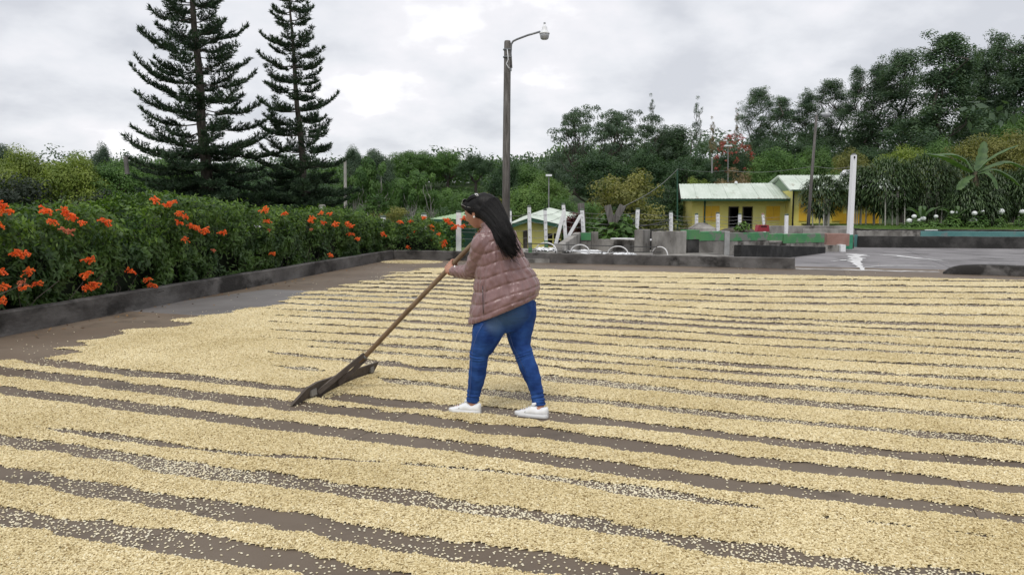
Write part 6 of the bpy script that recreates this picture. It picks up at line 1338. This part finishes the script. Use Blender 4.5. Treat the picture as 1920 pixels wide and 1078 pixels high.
# shoes
def shoe(h, t):
    d = (t - h); L = d.length; d.normalize(); l = Vector((-d.y, d.x, 0)); r = []; so = []
    W = lambda u: (.030 + .012 * math.sin(min(1, u * 1.1) * PI * .9) + .006 * u) * min(1, math.sqrt(max(0.001, (u + .012) * 14))) * min(1, math.sqrt(max(.001, (1.012 - u) * 5.2)))
    Ht = lambda u: float(np.interp(u, [0, .03, .12, .28, .38, .48, .62, .78, .9, 1.0], [.070, .082, .078, .066, .079, .082, .062, .046, .037, .026]))
    mb = MB(); ms = MB()
    for i in range(41):
        u = i / 40; c = h + d * (u * L); wv = W(u); hh = Ht(u); ring = []
        for j in range(28):
            th = 2 * PI * j / 28; cs, sn = math.cos(th), math.sin(th); e_ = .72; yy = abs(cs) ** e_ * (1 if cs > 0 else -1) * wv * (1 - .22 * max(0, sn)); z0 = .018; zz = z0 + (hh - z0) * (.5 + .5 * abs(sn) ** e_ * (1 if sn > 0 else -1)) + .0018 * math.sin(u * 34) * max(0, sn) * (1 if u > .45 else 0)
            ring.append(c + l * yy + Vector((0, 0, zz)))
        r.append(ring)
        w2 = wv + .0035; lift = .004 + .010 * max(0, u - .8) / .2 * .6; so.append([c + l * w2 + Vector((0, 0, .006)), c + l * w2 + Vector((0, 0, .028)), c + l * (w2 - .005) + Vector((0, 0, .030)), c - l * (w2 - .005) + Vector((0, 0, .030)), c - l * w2 + Vector((0, 0, .028)), c - l * w2 + Vector((0, 0, .006)), c - l * (w2 - .004) + Vector((0, 0, .002)), c + l * (w2 - .004) + Vector((0, 0, .002))])
    mb.rings(r); ms.rings(so); sh = mb.build('shoe', M_shoe, None, True); adopt(woman, sh); s_ = ms.build('sole', M_sole, None, True); adopt(woman, s_)
    s_.parent = sh; s_.matrix_parent_inverse = Matrix.LocRotScale(woman.location, None, None).inverted() @ Matrix.Identity(4) if False else s_.matrix_parent_inverse
    s_.matrix_parent_inverse = Matrix.Identity(4)
    for k in range(5):
        u = .50 + k * .075; c = h + d * (u * L); hh = Ht(u) + .001; o = MB().tube([c + l * .024 + Vector((0, 0, hh - .006)), c + l * .010 + Vector((0, 0, hh + .0015)), c - l * .010 + d * .008 + Vector((0, 0, hh + .0015)), c - l * .024 + d * .008 + Vector((0, 0, hh - .006))], .0028, 6).build('lace', M_sole, None, True); o.parent = sh
    o = MB().tube([h + d * (.46 * L) + Vector((0, 0, .080)), h + d * (.43 * L) + l * .012 + Vector((0, 0, .094)), h + d * (.36 * L) + Vector((0, 0, .10))], [.012, .014, .008], 8).build('tongue', M_shoe, None, True); o.parent = sh
    # small round badge on the outer side
    o = MB().ball(h + d * (.62 * L) + (l if l.y < 0 else -l) * (W(.62) * .93) + Vector((0, 0, .042)), (.007, .003, .007), 8, 6).build('badge', mat('grey_badge', (.35, .36, .38), .5), None, True); o.parent = sh
shoe(TL0, TL1); shoe(TR0, TR1)

# hair
hc = L2W(-.020, 0, .022); hr_m = MB(); hr_m.ball(hc, (.101, .084, .103), 28, 20, HM); hr_m.ball(L2W(.050, 0, .078), (.048, .062, .036), 18, 12, HM); hr_m.ball(L2W(-.07, .0, .03), (.075, .08, .085), 18, 12, HM)
hr_m.ball(L2W(-.045, .060, -.01), (.040, .030, .060), 14, 10, HM)
FK = [(901, 384, 5.60, 24), (914, 389, 5.56, 24.5), (926, 403, 5.49, 21.5), (937, 422, 5.42, 18.5), (946, 442, 5.345, 14.5), (953, 458, 5.32, 10), (960, 470, 5.31, 6.5), (967, 479, 5.31, 3)]
limb(hr_m, [(a, b, c, r, .62) for a, b, c, r in FK], 40, 28)
oh = remesh(hr_m, 'hair', M_hair, woman, .005, 3)
rg = np.random.default_rng(77); st = MB(); K = []
for a, b, c, r in FK: p = at(a, b, c); K.append((*p, r / F_PX * c))
FA = crom(K, 30)
def fall_pt(i, th, k):
    r = FA[i]; c = Vector(r[:3]); d = (Vector(FA[min(i + 1, 30)][:3]) - Vector(FA[max(i - 1, 0)][:3])).normalized(); a = d.cross(Vector((0, 1, 0))).normalized(); b = a.cross(d).normalized(); return c + a * math.cos(th) * r[3] * k + b * math.sin(th) * r[3] * .64 * k
bk_ = Vector((-.85, .1, .25)).normalized()
for q in range(620):
    th = rg.uniform(0, 2 * PI); k = rg.uniform(.90, 1.05); pts = []
    al = rg.uniform(-1.35, 1.35); ds = Vector((.62 * math.cos(al * .75) + .02, math.sin(al), .72 + .2 * math.cos(al))).normalized(); lim = int(rg.uniform(18, 31)); w0 = rg.normal(0, .022, 2)
    for i in range(8):
        s = i / 8; dl = (ds * (1 - s) + bk_ * s).normalized(); pts.append(hc + HM @ Vector((dl.x * .105, dl.y * .088, dl.z * .107)) * 1.0)
    i0 = 5
    for i in range(i0, lim, 2):
        s = (i - i0) / 25; p = fall_pt(i, th + .5 * s, k); pts.append(p + Vector((w0[0], 0, w0[1])) * max(0, s - .3) * 2.0)
    j = 8; pts[7] = pts[7].lerp(pts[8], .35)
    st.tube(pts, [.0030 * (1 - .6 * (i / len(pts)) ** 3) for i in range(len(pts))], 4, False)
# short front locks falling beside the forehead and the ear
for q in range(70):
    al = rg.uniform(.3, 1.25); p0 = L2W(.075 - .05 * (al - .3), .02 + .055 * (al - .3), .080 - .02 * al); p2 = L2W(.012 - .045 * rg.random(), .083, -.010 + .03 * rg.random()); p1 = (p0 + p2) / 2 + HM @ Vector((.012, .022, .012)); pts = [p0, p0.lerp(p1, .6), p1, p1.lerp(p2, .6), p2]; st.tube(pts, .0026, 4, False)
part(st, 'hair_strands', M_hair); [o for o in C.objects if o.name == 'hair_strands'][0]['kind'] = 'stuff'
# sunglasses pushed up on the hair, clip
gl = MB(); ln = MB(); gn = (hf * .65 + hu * .75).normalized(); gu = (hu - gn * hu.dot(gn)).normalized(); gc = L2W(.050, 0, .113)
for sg in (1, -1):
    c = gc + hl * .030 * sg; ring = [c + hl * math.cos(a) * .025 + gu * math.sin(a) * .014 for a in [2 * PI * i / 16 for i in range(17)]]; gl.tube(ring, .0015, 6, False); ln.rings([[c + (p - c) * .95 - gn * .001 for p in ring[:-1]], [c + (p - c) * .95 + gn * .0012 for p in ring[:-1]]])
    gl.tube([c + hl * .027 * sg, L2W(.060, sg * .078, .088), L2W(.020, sg * .096, .050), L2W(-.01, sg * .094, .030)], .0016, 6)
gl.tube([gc - hl * .006, gc + gu * .004, gc + hl * .006], .002, 6); part(gl, 'sunglasses', M_frame); part(ln, 'dark_lenses', M_lens)
cp = hc + HM @ Vector((-.052, .050, .082)); part(MB().tube([cp + Vector((-.014, -.006, .006)), cp + Vector((.004, -.010, .004)), cp + Vector((.016, -.006, -.016))], [.0035, .005, .002], 6).tube([cp + Vector((-.014, -.006, .004)), cp + Vector((-.002, -.010, -.006)), cp + Vector((.016, -.006, -.017))], .002, 6), 'hair_clip', M_lampw)

# ------------------------------------------------------------------ the rake
rk = empty('wooden_rake', BC, 0, 'wooden coffee rake with a long handle and wide dark board held by the woman', 'rake')
ht_ = .115; tilt = bn * .032
def bpnt(s, z, o): return BL + bd_ * s + Vector((0, 0, z)) + tilt * (z / ht_) * -1 + bn * o
LB_ = (BR - BL).length; out_ = [(0, .012), (.05, .0), (LB_ - .05, .0), (LB_ - .01, .03), (LB_ + .04, .112), (.30, .130), (.16, .108)]
V = [bpnt(s, z, -.012) for s, z in out_] + [bpnt(s, z, .012) for s, z in out_]; n = len(out_)
F = [tuple(range(n)), tuple(range(2 * n - 1, n - 1, -1))] + [(i, i + n, (i + 1) % n + n, (i + 1) % n) for i in range(n)]
o = MB().add(V, F).build('board', M_board); adopt(rk, o)
def bar(a, b, w, th, name, m):
    d = (b - a).normalized(); s = d.cross(Vector((0, 0, 1))).normalized(); u = s.cross(d); V = []
    for p in (a, b):
        for x, y in ((-1, -1), (1, -1), (1, 1), (-1, 1)): V.append(p + s * x * th / 2 + u * y * w / 2)
    o = MB().add(V, [(0, 1, 2, 3), (7, 6, 5, 4), (0, 4, 5, 1), (1, 5, 6, 2), (2, 6, 7, 3), (3, 7, 4, 0)]).build(name, m); adopt(rk, o)
h0 = H0 + pa * .02
bar(h0 + Vector((-.02, 0, .0)) + pa * .05, bpnt(.30, .045, -.030), .036, .020, 'brace', M_board); bar(h0 + Vector((.016, 0, -.005)), bpnt(.60, .05, -.030), .034, .020, 'brace', M_board)
bar(bpnt(.28, .06, -.020), bpnt(.21, .055, -.020), .05, .02, 'wooden_block', M_conc); bar(bpnt(1.12, .06, -.020), bpnt(1.17, .065, -.020), .05, .02, 'wooden_block', M_conc)
o = MB().tube([H0 - pa * .10, H0, H0.lerp(H1, .5) + Vector((0, .004, .006)), H1, H2], [.017, .020, .0195, .0185, .017], 14).build('handle', M_handle, None, True); adopt(rk, o)
o = MB().tube([H0 + pa * .03, H0 + pa * .055], .0225, 12).build('iron_band', M_metal, None, True); adopt(rk, o)
